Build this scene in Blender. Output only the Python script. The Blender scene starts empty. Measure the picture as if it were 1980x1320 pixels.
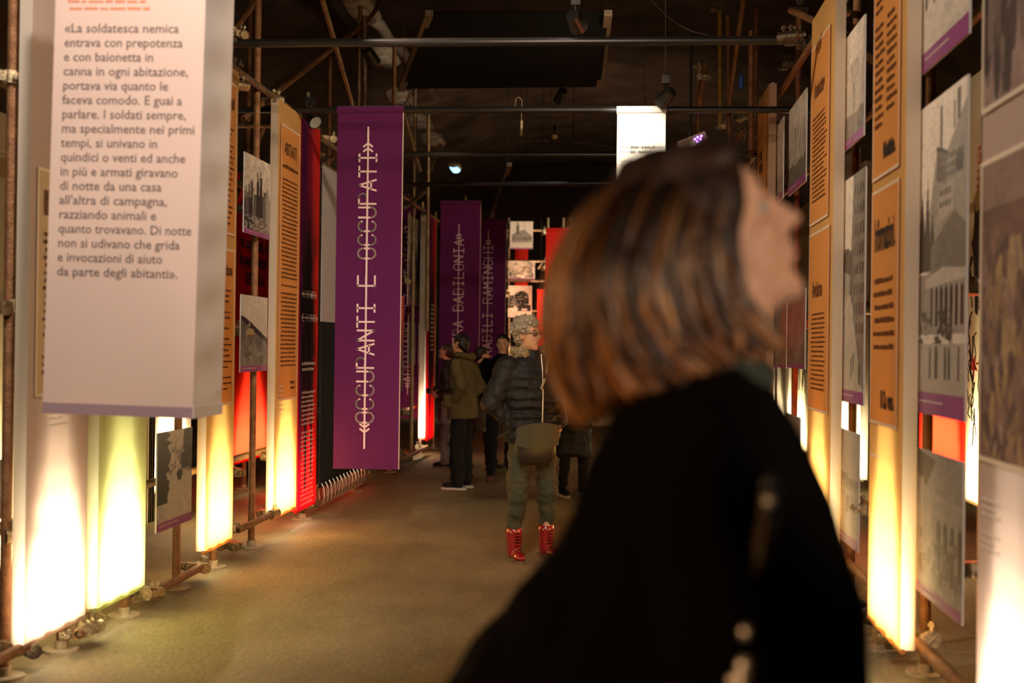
import bpy, bmesh, math, random
import numpy as np
from mathutils import Vector, Matrix, noise as mnoise

# ------------------------------------------------------------------ camera
S = bpy.context.scene
COL = S.collection
FPX, CX, CY = 2200.0, 990.0, 660.0          # focal length and centre for the 1980x1320 frame
EYE = Vector((0, 0, 1.48))
rho = math.radians(0.7)
yc = Vector((205, -12, -FPX)).normalized()   # the hall's long axis seen by the camera
zc = Vector((math.sin(rho), math.cos(rho), 0)); zc = (zc - yc * zc.dot(yc)).normalized()
xc = yc.cross(zc)
ROT = Matrix((xc, yc, zc))                   # camera -> world
cam = bpy.data.cameras.new('camera'); co = bpy.data.objects.new('camera', cam); COL.objects.link(co)
co.matrix_world = Matrix.Translation(EYE) @ ROT.to_4x4()
cam.sensor_width = 36; cam.lens = 36 * FPX / 1980
cam.clip_start = 0.05; cam.clip_end = 100
cam.dof.use_dof = True; cam.dof.focus_distance = 8.3; cam.dof.aperture_fstop = 1.9
S.camera = co

# ------------------------------------------------------------------ world and exposure
w = bpy.data.worlds.new('world'); S.world = w; w.use_nodes = True
w.node_tree.nodes['Background'].inputs[0].default_value = (1.0, 0.75, 0.5, 1)
w.node_tree.nodes['Background'].inputs[1].default_value = 0.004
S.view_settings.view_transform = 'Standard'; S.view_settings.look = 'None'
S.view_settings.exposure = 0.0; S.view_settings.gamma = 1.0
S.view_settings.use_curve_mapping = False
try:
    S.cycles.use_denoising = True; S.cycles.denoiser = 'OPENIMAGEDENOISE'
    S.cycles.max_bounces = 8; S.cycles.transmission_bounces = 6; S.cycles.sample_clamp_indirect = 4
except Exception: pass

def ray(px, py):
    return ROT @ Vector(((px - CX) / FPX, -(py - CY) / FPX, -1))
def pX(px, py, X): d = ray(px, py); return EYE + d * (X / d.x)
def pY(px, py, Y): d = ray(px, py); return EYE + d * (Y / d.y)
def pZ(px, py, Z=0): d = ray(px, py); return EYE + d * ((Z - EYE.z) / d.z)

# spot lights: hall lamps aimed at the hanging prints, then added fill lights
def spot(loc, target, power, size, color=(1, .78, .55), rad=.05, blend=.6, parent=None):
    l = bpy.data.lights.new('spot_or_fill', 'SPOT'); l.energy = power; l.spot_size = math.radians(size)
    l.color = color; l.shadow_soft_size = rad; l.spot_blend = blend
    o = bpy.data.objects.new('spot_or_fill', l); COL.objects.link(o)
    d = Vector(target) - Vector(loc); q = d.to_track_quat('-Z', 'Y')
    if parent: o.parent = parent; o.location = Vector(loc) - parent.location
    else: o.location = loc
    o.rotation_euler = q.to_euler(); return o
WARM = (1, .78, .52)
SPOTS = [
    # (lamp position, target, watts, cone, colour)
    ((-1.0, 2.5, 4.0), (-1.7, 4.0, 2.75), 330, 64, (1, .84, .76)),     # on the quotation banner
    ((0.8, 4.2, 3.9), (-2.5, 6.6, 1.9), 190, 75, WARM),
    ((0.8, 7.4, 3.9), (-2.5, 9.6, 1.9), 170, 75, WARM),
    ((-1.9, 4.0, 3.9), (1.2, 4.8, 1.9), 230, 75, (1, .78, .60)),
    ((-1.9, 6.2, 3.9), (1.2, 7.2, 1.9), 190, 75, (1, .78, .56)),
    ((-0.2, 6.4, 3.9), (-1.9, 8.8, .9), 16, 44, (1, .8, .7)),        # on the first purple banner
    ((-0.3, 7.4, 3.6), (0.15, 8.8, 3.05), 330, 26, (1, .95, .85)),    # on the white name banner
    ((-0.6, 11.4, 4.0), (-2.0, 14.6, 1.6), 40, 50, (1, .8, .7)),
    ((-2.1, 9.4, 3.9), (-0.8, 12.4, 1.3), 75, 40, WARM),
    ((0.6, 17.0, 4.0), (-1.4, 21.0, 2.4), 260, 50, (.95, 1, .85)),    # on the far photographs
    ((-1.9, -0.2, 1.7), (0.1, 1.5, 1.40), 120, 34, (1, .55, .25)),         # added fill from behind and left, brightening the near woman's hair
    ((1.75, -0.6, 1.7), (0.36, 1.5, 1.6), 150, 22, (1, .74, .52)),  # added fill for the near woman's face, no fixture there
    ((-1.3, 4.6, 3.9), (-.6, 7.8, 1.2), 60, 44, (1, .80, .55)),  # added fill brightening the grey-haired woman
    ((-1.1, -1.6, 3.9), (1.25, 5.4, 2.1), 620, 44, (1, .76, .60)),  # added behind the camera to brighten the right banners' white sides
    ((0.4, -1.6, 3.9), (-2.6, 6.4, 1.9), 620, 34, (1, .82, .62)),  # added likewise for the sides and faces of the left row
    ((-0.7, 5.0, 4.2), (-1.7, 9.0, 6.4), 50, 120, (1, .72, .48)),       # added uplight so the dark vault shows, no fixture built
    ((-0.7, 12.0, 4.2), (-2.2, 17.0, 6.4), 65, 120, (1, .72, .48)),  # another added uplight, farther along the vault
]

# ------------------------------------------------------------------ helpers
def tag(o, label=None, cat=None, group=None, kind=None):
    if label: o['label'] = label
    if cat: o['category'] = cat
    if group: o['group'] = group
    if kind: o['kind'] = kind
    return o
def thing(name, label, cat, loc=(0, 0, 0), group=None):
    o = bpy.data.objects.new(name, None); COL.objects.link(o); o.location = loc
    o.empty_display_size = .05
    return tag(o, label, cat, group)
def link_mesh(name, me, m, parent=None, smooth=False):
    if m: me.materials.append(m)
    if smooth: me.polygons.foreach_set('use_smooth', [True] * len(me.polygons))
    o = bpy.data.objects.new(name, me); COL.objects.link(o)
    if parent:
        o.parent = parent
        a = parent; off = Vector((0, 0, 0))
        while a: off += a.location; a = a.parent
        me.transform(Matrix.Translation(-off))
    return o
class MB:
    def __init__(s): s.v = []; s.f = []
    def quad(s, a, b, c, d): n = len(s.v); s.v += [Vector(a), Vector(b), Vector(c), Vector(d)]; s.f.append((n, n+1, n+2, n+3))
    def obox(s, c, ax, ay, az):
        c, ax, ay, az = map(Vector, (c, ax, ay, az)); n = len(s.v)
        for k in (-1, 1):
            for j in (-1, 1):
                for i in (-1, 1): s.v.append(c + ax*i + ay*j + az*k)
        for f in ((0,2,3,1),(4,5,7,6),(0,1,5,4),(2,6,7,3),(0,4,6,2),(1,3,7,5)): s.f.append(tuple(n+q for q in f))
    def box(s, a, b):
        a, b = Vector(a), Vector(b); h = (b-a)/2
        s.obox((a+b)/2, (h.x,0,0), (0,h.y,0), (0,0,h.z))
    def tube(s, p0, p1, r, n=12, r1=None, cap=True, hollow=False):
        p0, p1 = Vector(p0), Vector(p1); r1 = r if r1 is None else r1
        d = (p1-p0).normalized(); u = d.orthogonal().normalized(); v = d.cross(u); k = len(s.v)
        for p, rr in ((p0, r), (p1, r1)):
            for i in range(n):
                a = 2*math.pi*i/n; s.v.append(p + (u*math.cos(a)+v*math.sin(a))*rr)
        for i in range(n): j = (i+1) % n; s.f.append((k+i, k+j, k+n+j, k+n+i))
        if hollow:
            for e, p, rr, sg in ((k, p0, r, 1), (k+n, p1, r1, -1)):
                m = len(s.v)
                for q in (0, .06):
                    for i in range(n):
                        a = 2*math.pi*i/n; s.v.append(p + d*q*sg + (u*math.cos(a)+v*math.sin(a))*rr*.8)
                for i in range(n):
                    j = (i+1) % n; s.f.append((e+i, m+i, m+j, e+j)); s.f.append((m+i, m+n+i, m+n+j, m+j))
                s.f.append(tuple(m+n+i for i in range(n)))
        elif cap:
            s.f.append(tuple(k+i for i in range(n))[::-1]); s.f.append(tuple(k+n+i for i in range(n)))
    def path(s, pts, r, n=8):
        pts = [Vector(p) for p in pts]; k = len(s.v); u = None
        rs = r if isinstance(r, (list, tuple)) else [r]*len(pts)
        for i, p in enumerate(pts):
            d = (pts[min(i+1, len(pts)-1)] - pts[max(i-1, 0)]).normalized()
            u = d.orthogonal().normalized() if u is None else (u - d*u.dot(d)).normalized()
            v = d.cross(u)
            for j in range(n): a = 2*math.pi*j/n; s.v.append(p + (u*math.cos(a)+v*math.sin(a))*rs[i])
        for i in range(len(pts)-1):
            for j in range(n): q = (j+1) % n; s.f.append((k+i*n+j, k+i*n+q, k+(i+1)*n+q, k+(i+1)*n+j))
        s.f.append(tuple(k+j for j in range(n))[::-1]); s.f.append(tuple(k+(len(pts)-1)*n+j for j in range(n)))
    def loft(s, secs, n=28, close=True):      # secs: list of (centre, axis_a, axis_b) with vector axes
        k = len(s.v)
        for c, a, b in secs:
            for i in range(n): t = 2*math.pi*i/n; s.v.append(Vector(c) + Vector(a)*math.cos(t) + Vector(b)*math.sin(t))
        for i in range(len(secs)-1):
            for j in range(n): q = (j+1) % n; s.f.append((k+i*n+j, k+i*n+q, k+(i+1)*n+q, k+(i+1)*n+j))
        if close:
            s.f.append(tuple(k+j for j in range(n))[::-1]); s.f.append(tuple(k+(len(secs)-1)*n+j for j in range(n)))
    def ball(s, c, r, rot=None, seg=14, ring=9):
        r = (r, r, r) if not isinstance(r, (tuple, list)) else r; c = Vector(c); k = len(s.v)
        R = rot if rot is not None else Matrix.Identity(3)
        s.v.append(c + R @ Vector((0, 0, r[2])))
        for i in range(1, ring):
            t = math.pi*i/ring
            for j in range(seg):
                a = 2*math.pi*j/seg
                s.v.append(c + R @ Vector((r[0]*math.sin(t)*math.cos(a), r[1]*math.sin(t)*math.sin(a), r[2]*math.cos(t))))
        s.v.append(c + R @ Vector((0, 0, -r[2]))); e = len(s.v)-1
        for j in range(seg):
            q = (j+1) % seg; s.f.append((k, k+1+j, k+1+q)); s.f.append((e, e-seg+q, e-seg+j))
            for i in range(ring-2): b = k+1+i*seg; s.f.append((b+j, b+seg+j, b+seg+q, b+q))
    def mesh(s, name='mesh'):
        me = bpy.data.meshes.new(name); me.from_pydata([tuple(v) for v in s.v], [], s.f); me.update(); return me
    def build(s, name, m, parent=None, smooth=False):
        return link_mesh(name, s.mesh(name), m, parent, smooth)

# ------------------------------------------------------------------ materials
def new_mat(name):
    m = bpy.data.materials.new(name); m.use_nodes = True
    return m, m.node_tree.nodes, m.node_tree.links
def mat(name, col, rough=.6, metal=0, var=.0, scale=8, bump=0, bscale=40, spec=.5, sheen=0, col2=None, coat=0, stretch=None):
    m, N, L = new_mat(name); b = N['Principled BSDF']
    b.inputs['Base Color'].default_value = (*col, 1); b.inputs['Roughness'].default_value = rough
    b.inputs['Metallic'].default_value = metal; b.inputs['Specular IOR Level'].default_value = spec
    b.inputs['Coat Weight'].default_value = coat
    if sheen: b.inputs['Sheen Weight'].default_value = sheen
    tc = N.new('ShaderNodeTexCoord'); mp = N.new('ShaderNodeMapping'); L.new(tc.outputs['Object'], mp.inputs[0])
    if stretch: mp.inputs['Scale'].default_value = stretch
    if var or col2:
        n = N.new('ShaderNodeTexNoise'); n.inputs['Scale'].default_value = scale; n.inputs['Detail'].default_value = 6
        L.new(mp.outputs[0], n.inputs['Vector'])
        r = N.new('ShaderNodeValToRGB'); r.color_ramp.elements[0].position = .35; r.color_ramp.elements[1].position = .68
        c2 = col2 or tuple(min(1, c*(1+var)) for c in col); c1 = col if col2 else tuple(c*(1-var) for c in col)
        r.color_ramp.elements[0].color = (*c1, 1); r.color_ramp.elements[1].color = (*c2, 1)
        L.new(n.outputs[0], r.inputs[0]); L.new(r.outputs[0], b.inputs['Base Color'])
    if bump:
        n = N.new('ShaderNodeTexNoise'); n.inputs['Scale'].default_value = bscale; n.inputs['Detail'].default_value = 5
        L.new(mp.outputs[0], n.inputs['Vector'])
        bu = N.new('ShaderNodeBump'); bu.inputs['Strength'].default_value = bump; bu.inputs['Distance'].default_value = .02
        L.new(n.outputs[0], bu.inputs['Height']); L.new(bu.outputs[0], b.inputs['Normal'])
    return m
def cloth_mat(name, col, trans=.55, rough=.9):
    """thin printed banner fabric: part of the light scatters through"""
    m, N, L = new_mat(name); N.remove(N['Principled BSDF']); out = N['Material Output']
    d = N.new('ShaderNodeBsdfDiffuse'); t = N.new('ShaderNodeBsdfTranslucent'); x = N.new('ShaderNodeMixShader')
    x.inputs[0].default_value = trans
    tc = N.new('ShaderNodeTexCoord'); wv = N.new('ShaderNodeTexNoise'); wv.inputs['Scale'].default_value = 220
    bu = N.new('ShaderNodeBump'); bu.inputs['Strength'].default_value = .15; bu.inputs['Distance'].default_value = .002
    L.new(tc.outputs['Object'], wv.inputs[0]); L.new(wv.outputs[0], bu.inputs['Height']); L.new(bu.outputs[0], d.inputs['Normal'])
    for s in (d, t): s.inputs[0].default_value = (*col, 1)
    L.new(d.outputs[0], x.inputs[1]); L.new(t.outputs[0], x.inputs[2]); L.new(x.outputs[0], out.inputs[0]); return m
def vc_mat(name, rough=.35, spec=.4, coat=0.0, trans=0):
    m, N, L = new_mat(name); b = N['Principled BSDF']
    a = N.new('ShaderNodeAttribute'); a.attribute_name = 'Col'; L.new(a.outputs[0], b.inputs['Base Color'])
    b.inputs['Roughness'].default_value = rough; b.inputs['Specular IOR Level'].default_value = spec
    b.inputs['Coat Weight'].default_value = coat; b.inputs['Coat Roughness'].default_value = .15
    if trans:
        t = N.new('ShaderNodeBsdfTranslucent'); x = N.new('ShaderNodeMixShader'); x.inputs[0].default_value = trans
        L.new(a.outputs[0], t.inputs[0]); L.new(b.outputs[0], x.inputs[1]); L.new(t.outputs[0], x.inputs[2])
        L.new(x.outputs[0], N['Material Output'].inputs[0])
    return m

M = {}
M['rust'] = mat('rusty_steel', (.20, .085, .035), .55, .35, scale=14, col2=(.34, .17, .07), bump=.4, bscale=90)
M['steel'] = mat('worn_steel_tube', (.26, .18, .10), .38, .7, scale=22, col2=(.45, .33, .2), bump=.3, bscale=70)
M['yellow_steel'] = mat('yellow_painted_tube', (.42, .27, .03), .5, .2, var=.3, scale=25, bump=.2)
M['brass'] = mat('zinc_plated_clamp', (.50, .40, .24), .3, .9, var=.35, scale=40, bump=.4, bscale=120)
M['dark_clamp'] = mat('dark_clamp_steel', (.12, .09, .06), .35, .8, var=.4, scale=40, bump=.4, bscale=120)
M['plate'] = mat('dusty_base_plate', (.45, .36, .24), .7, .2, var=.2, scale=20)
M['black_tube'] = mat('black_painted_tube', (.025, .022, .02), .3, .3, spec=.6)
M['black'] = mat('black_cloth', (.004, .004, .004), .95, spec=.1)
M['black_panel'] = mat('ribbed_black_panel', (.012, .011, .010), .7, spec=.25)
M['wood'] = mat('pale_batten_wood', (.10, .07, .04), .6, var=.25, scale=6, stretch=(8, 1, 1))
M['white_board'] = mat('white_board_edge', (.72, .70, .66), .5)
M['purple_band'] = mat('purple_caption_ink', (.24, .06, .19), .35, var=.05)
M['ink'] = mat('dark_print_ink', (.03, .022, .018), .8, spec=.2)
M['ink_brown'] = mat('brown_print_ink', (.11, .04, .012), .8, spec=.2)
M['ink_grey'] = mat('grey_print_ink', (.13, .09, .08), .8, spec=.2)
M['ink_orange'] = mat('orange_print_ink', (.55, .22, .12), .8, spec=.2)
M['ink_red'] = mat('red_print_ink', (.50, .04, .025), .7, spec=.2)
M['ink_white'] = cloth_mat('white_print_ink', (.80, .74, .66), .35)
M['pink_letter'] = mat('pale_pink_lettering', (1.0, .74, .74), .7, spec=.2)
M['frame_line'] = cloth_mat('pale_frame_line', (.86, .76, .60), .4)
M['white_fabric'] = cloth_mat('white_side_fabric', (.86, .80, .68), .5)
M['tan_fabric'] = cloth_mat('tan_banner_fabric', (.66, .48, .34), .45)
M['green_fabric'] = cloth_mat('pale_green_banner_fabric', (.58, .60, .30), .5)
M['ochre_fabric'] = cloth_mat('ochre_banner_fabric', (.76, .46, .17), .45)
M['orange_sheet'] = cloth_mat('orange_poster_print', (.72, .33, .10), .3)
M['sand_sheet'] = cloth_mat('sand_poster_print', (.66, .50, .30), .35)
M['red_fabric'] = cloth_mat('red_banner_fabric', (.78, .035, .02), .5)
M['greige_fabric'] = cloth_mat('greige_banner_fabric', (.60, .47, .40), .45)
M['cream_fabric'] = cloth_mat('cream_banner_fabric', (.80, .70, .48), .5)
M['quote_fabric'] = cloth_mat('pale_pink_grey_banner_fabric', (.74, .56, .47), .2)
M['quote_side'] = cloth_mat('white_grey_banner_side', (.70, .66, .60), .25)
M['hem_pink'] = cloth_mat('mauve_hem_fabric', (.42, .28, .30), .2)
M['purple_fabric'] = mat('purple_banner_fabric', (.120, .010, .100), .75, var=.06, scale=200, spec=.2, sheen=.15)
M['pale_edge'] = mat('pale_banner_edge', (.7, .55, .5), .7)
M['screen'] = cloth_mat('projection_screen_fabric', (.62, .60, .64), .3)
M['photo'] = vc_mat('photograph_print', .3, .5)
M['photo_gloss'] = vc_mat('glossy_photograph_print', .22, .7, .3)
M['print'] = vc_mat('fabric_picture_print', .85, .2, trans=.35)
M['grey_housing'] = mat('grey_lamp_housing', (.42, .40, .34), .5, var=.15, scale=12)
M['lens'] = mat('frosted_lamp_cover', (.42, .44, .42), .2, spec=.7)
M['white_plastic'] = mat('white_projector_plastic', (.62, .52, .47), .45)
M['blue_plastic'] = mat('blue_plastic', (.02, .09, .42), .3)
M['skin'] = mat('skin', (.62, .33, .20), .5, var=.06, scale=12, spec=.35)
M['skin_face'] = mat('skin_warm', (.70, .40, .27), .5, var=.05, scale=12, spec=.35)
M['lips'] = mat('lip_skin', (.42, .13, .10), .45)
M['eye_white'] = mat('eye_white', (.4, .36, .32), .3)
M['iris'] = mat('eye_iris', (.05, .025, .012), .2)
M['hair_dark'] = mat('dark_hair', (.012, .008, .006), .5, var=.5, scale=40, stretch=(1, 1, .2))
M['hair_brown'] = mat('brown_hair_mass', (.02, .008, .004), .6, var=.5, scale=20)
M['hair_auburn'] = mat('auburn_hair', (.06, .02, .01), .5, var=.5, scale=30)
M['hair_grey'] = mat('grey_curly_hair', (.30, .25, .18), .6, var=.45, scale=60)
M['strand'] = vc_mat('hair_strand', .38, .6)
M['coat_black'] = mat('black_wool_coat', (.0035, .0028, .003), .95, spec=.06, bump=.3, bscale=160)
M['coat_olive'] = mat('olive_brown_parka', (.115, .085, .035), .8, var=.15, scale=12, bump=.3, bscale=120, spec=.25)
M['coat_dark'] = mat('dark_puffer_coat', (.006, .005, .0045), .6, bump=.3, bscale=90, spec=.4)
M['coat_brown'] = mat('dark_brown_jacket', (.035, .022, .016), .5, bump=.3, bscale=90, spec=.35)
M['green_grey'] = mat('green_grey_trousers', (.05, .052, .033), .6, var=.2, scale=10, bump=.4, bscale=50, spec=.3)
M['jeans'] = mat('faded_grey_jeans', (.15, .14, .13), .8, var=.25, scale=9)
M['trousers_black'] = mat('black_trousers', (.012, .011, .012), .85, spec=.2)
M['bag_olive'] = mat('olive_leather_bag', (.045, .042, .022), .5, spec=.45)
M['bag_dark'] = mat('dark_leather_bag', (.02, .016, .012), .4, spec=.5)
M['boot_red'] = mat('red_patent_leather', (.28, .008, .012), .12, spec=.8, coat=.8, bump=.25, bscale=30)
M['sole'] = mat('boot_sole', (.14, .10, .05), .7)
M['white_rubber'] = mat('white_rubber_sole', (.62, .58, .50), .6)
M['shoe_brown'] = mat('shiny_brown_shoe', (.20, .07, .045), .2, spec=.7)
M['fur'] = mat('pale_fur_trim', (.30, .22, .12), .9, var=.5, scale=90)
M['metal'] = mat('bright_metal_fitting', (.9, .85, .76), .38, .8)
M['glasses'] = mat('dark_glasses_frame', (.035, .02, .04), .25, spec=.7)

def glass_mat():
    m, N, L = new_mat('glasses_lens'); b = N['Principled BSDF']
    b.inputs['Transmission Weight'].default_value = 1; b.inputs['Roughness'].default_value = .03
    b.inputs['IOR'].default_value = 1.1; return m
M['glass'] = glass_mat()
def emit_mat(name, col, s):
    m, N, L = new_mat(name); b = N['Principled BSDF']; b.inputs['Base Color'].default_value = (*col, 1)
    b.inputs['Emission Color'].default_value = (*col, 1); b.inputs['Emission Strength'].default_value = s; return m
M['violet_led'] = emit_mat('violet_led', (.35, .12, 1), 12)
M['green_led'] = emit_mat('green_led', (.2, 1, .15), 4)
M['blue_led'] = emit_mat('pale_blue_lamp_glow', (.25, .7, 1), 3)
M['white_led'] = emit_mat('white_lamp_lens', (1, .9, .7), 15)

def floor_mat():
    m, N, L = new_mat('rough_asphalt_floor'); b = N['Principled BSDF']
    tc = N.new('ShaderNodeTexCoord'); mp = N.new('ShaderNodeMapping'); mp.inputs['Scale'].default_value = (1, .6, 1)
    L.new(tc.outputs['Object'], mp.inputs[0])
    a = N.new('ShaderNodeTexNoise'); a.inputs['Scale'].default_value = 1.1; a.inputs['Detail'].default_value = 8; a.inputs['Roughness'].default_value = .65
    f = N.new('ShaderNodeTexNoise'); f.inputs['Scale'].default_value = 38; f.inputs['Detail'].default_value = 8; f.inputs['Roughness'].default_value = .7
    for n in (a, f): L.new(mp.outputs[0], n.inputs['Vector'])
    r = N.new('ShaderNodeValToRGB'); r.color_ramp.elements[0].position = .3; r.color_ramp.elements[1].position = .7
    r.color_ramp.elements[0].color = (.20, .152, .080, 1); r.color_ramp.elements[1].color = (.42, .33, .18, 1)
    mx = N.new('ShaderNodeMixRGB'); mx.blend_type = 'MULTIPLY'; mx.inputs[0].default_value = .55
    L.new(a.outputs[0], r.inputs[0]); L.new(r.outputs[0], mx.inputs[1])
    r2 = N.new('ShaderNodeValToRGB'); r2.color_ramp.elements[0].position = .3; r2.color_ramp.elements[0].color = (.35, .35, .35, 1)
    r2.color_ramp.elements[1].position = .65; L.new(f.outputs[0], r2.inputs[0]); L.new(r2.outputs[0], mx.inputs[2])
    L.new(mx.outputs[0], b.inputs['Base Color'])
    bu = N.new('ShaderNodeBump'); bu.inputs['Strength'].default_value = .7; bu.inputs['Distance'].default_value = .02
    L.new(f.outputs[0], bu.inputs['Height']); L.new(bu.outputs[0], b.inputs['Normal'])
    b.inputs['Roughness'].default_value = .62; b.inputs['Specular IOR Level'].default_value = .35
    return m
M['floor'] = floor_mat()
M['rock'] = mat('dark_sprayed_concrete', (.035, .026, .018), .8, scale=1.5, col2=(.085, .062, .043), bump=.9, bscale=5, spec=.3)

# ------------------------------------------------------------------ the tunnel hall
XC, HW = -0.7, 6.2
mb = MB(); mb.quad((XC-HW, -5, 0), (XC+HW, -5, 0), (XC+HW, 36, 0), (XC-HW, 36, 0))
tag(mb.build('floor', M['floor']), kind='structure')
for nm, x in (('wall_left', XC-HW), ('wall_right', XC+HW)):
    mb = MB(); mb.box((x-.15 if x < 0 else x, -5, 0), (x if x < 0 else x+.15, 36, 2.6)); tag(mb.build(nm, M['rock']), kind='structure')
mb = MB(); n = 28; k0 = 0
ys = [-5 + 41*i/60 for i in range(61)]
for y in ys:
    for i in range(n+1):
        t = math.pi*i/n
        p = Vector((XC - HW*math.cos(t), y, 2.6 + 3.9*math.sin(t)))
        q = mnoise.noise(p*0.9)*.10 if 0 < i < n else 0
        mb.v.append(p - Vector((0, 0, 1))*q)
for j in range(60):
    for i in range(n): a = j*(n+1)+i; mb.f.append((a, a+1, a+n+2, a+n+1))
tag(mb.build('ceiling', M['rock'], smooth=True), kind='structure')
for nm, y in (('wall_back', 36), ('wall_front', -5.1)):
    mb = MB(); mb.v = [Vector((XC-HW, y, 0)), Vector((XC+HW, y, 0))] + [Vector((XC + HW*math.cos(math.pi*i/n), y, 2.6 + 3.9*math.sin(math.pi*i/n))) for i in range(n+1)]
    mb.f = [tuple(range(len(mb.v)))]; tag(mb.build(nm, M['rock']), kind='structure')

# ------------------------------------------------------------------ scaffolding
rnd = random.Random(7)
R = .024
CL = None
def clamp_mesh():
    b = MB()
    b.tube((0, 0, -.028), (0, 0, .028), .036, 14)                      # collar round the tube
    b.box((.02, -.03, -.022), (.075, .03, .022))
    b.tube((.075, -.055, 0), (.075, .055, 0), .034, 12)                # collar of the crossing tube
    for s in (-1, 1):
        b.tube((-.02, s*.03, 0), (-.02, s*.075, 0), .008, 8)           # bolts with hex nuts
        b.tube((-.02, s*.055, 0), (-.02, s*.068, 0), .016, 6)
        b.tube((.075, s*.02, .03), (.075, s*.02, .07), .008, 8); b.tube((.075, s*.02, .048), (.075, s*.02, .062), .015, 6)
        b.box((-.05, s*.026-.008, -.02), (-.02, s*.026+.008, .02))
    return b.mesh('clamp')
def clamp(p, parent, rotz=None, m='brass', sc=1.0):
    global CL
    if CL is None: CL = {}
    if m not in CL: CL[m] = clamp_mesh(); CL[m].materials.append(M[m])
    o = bpy.data.objects.new('clamp', CL[m]); COL.objects.link(o); o.parent = parent
    o.location = Vector(p) - parent.location; o.scale = (sc,)*3
    o.rotation_euler = (rnd.uniform(-.2, .2), rnd.uniform(-.2, .2), rotz if rotz is not None else rnd.uniform(0, 6.28))
    return o
def pole(name, p0, p1, parent, m='rust', r=R, n=14, hollow=True):
    b = MB(); b.tube(p0, p1, r, n, hollow=hollow); return b.build(name, M[m], parent, smooth=False)
def post(base, top, parent, m='rust', plate=True):
    pole('post', (base[0], base[1], .008), (base[0], base[1], top), parent, m)
    if plate:
        b = MB(); b.tube((base[0], base[1], 0), (base[0], base[1], .012), .085, 20)
        b.tube((base[0], base[1], .012), (base[0], base[1], .05), .031, 14); b.build('base_plate', M['plate'], parent)

LF = thing('scaffold_frame', 'rusty tube scaffold carrying the lit banners along the left side', 'scaffolding', (-2.65, 4.6, 0))
RF = thing('scaffold_frame', 'rusty tube scaffold carrying the banners along the right side', 'scaffolding', (1.35, 4.6, 0))
FARF = thing('scaffold_frame', 'distant scaffold tubes behind the three far photographs', 'scaffolding', (-1.8, 23.5, 0))
XL, XR = -2.52, 1.15
def Yof(px, X, py=672): return pX(px, py, X).y
# left posts, from their base plates on the floor
for px, py, top, m in ((155,1258,3.25,'rust'), (270,1192,3.25,'rust'), (370,1137,4.9,'rust'), (438,1098,3.25,'rust'), (510,1058,5.6,'rust'),
                    (598,1004,3.6,'dark_clamp'), (708,950,4.9,'steel'), (775,913,5,'rust'), (813,890,5.2,'steel'), (831,881,3.4,'steel'), (856,867,3.4,'steel')):
    b = pZ(px, py); post((min(b.x, XL-.115), b.y), top, LF, m)
post(pX(8, 1300, -2.66), 5.0, LF, 'rust')
# outer posts of the same scaffold
for y in (5.2, 8.2, 11.2, 14.4): post((-3.75, y), 5.2, LF, 'rust')
for z in (.65, 1.62, 2.62): pole('rail', (-2.72, 3.9, z), (-2.72, 16.2, z), LF, 'steel')
pole('rail', (-2.60, 3.9, 3.33), (-2.60, 9.62, 3.33), LF, 'steel'); pole('rail', (-2.60, 9.66, 3.27), (-2.60, 16.2, 3.27), LF, 'steel')
def lowrail(pa, pb, X=-2.545):
    a, b = pX(*pa, X), pX(*pb, X); z = (a.z+b.z)/2; pole('rail', (X, a.y, z), (X, b.y, z), LF, 'rust')
    clamp((X-.06, b.y-.04, z), LF); clamp((X-.06, a.y+.04, z), LF)
    return a, b, z
lowrail((-20,1282), (50,1250)); lowrail((150,1228),(186,1208)); lowrail((292,1150),(392,1092)); lowrail((460,1028),(530,988))
la, lb, lz = lowrail((606,983),(720,915)); lowrail((762,898),(826,862))
for px, py in ((22,150),(22,590),(26,1030),(26,1255),(180,1195),(290,1155),(458,403),(458,640),(528,393),(524,640),(458,912),(522,885),(525,195),(455,168),(450,120),(448,60),(452,1055),(604,970),(612,300),(628,268),(786,385),(790,545),(814,650),(826,812),(776,800),(776,880),(830,430)):
    clamp(pX(px, py, -2.66), LF, m=('brass' if rnd.random() < .7 else 'dark_clamp'))
def seg(parent, a, Ya, b, Yb, m='rust', name='brace', r=R): pole(name, pY(*a, Ya), pY(*b, Yb), parent, m, r)
# diagonal braces and cross tubes above and behind the left row
seg(LF, (432,85), 8.4, (520,-30), 9.4); seg(LF, (470,230), 9.2, (712,40), 11.2); seg(LF, (712,40), 11.2, (760,-30), 12)
seg(LF, (618,-20), 9.0, (684,212), 10.6, 'steel'); seg(LF, (705,32), 11.0, (706,215), 11.0, 'steel', 'post')
seg(LF, (452,242), 8.6, (524,242), 8.6, 'steel', 'rail'); seg(LF, (450,395), 9.4, (512,240), 10.4)
seg(LF, (620,328), 9.8, (655,290), 11); seg(LF, (782,402), 12.5, (822,370), 14, 'steel'); seg(LF, (826,640), 14.2, (829,222), 14.2, 'steel', 'post')
seg(LF, (780,215), 10.6, (812,330), 12.2, 'steel'); seg(LF, (690,330), 11, (745,250), 12); seg(LF, (832,330), 15, (850,280), 16, 'steel')
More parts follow.
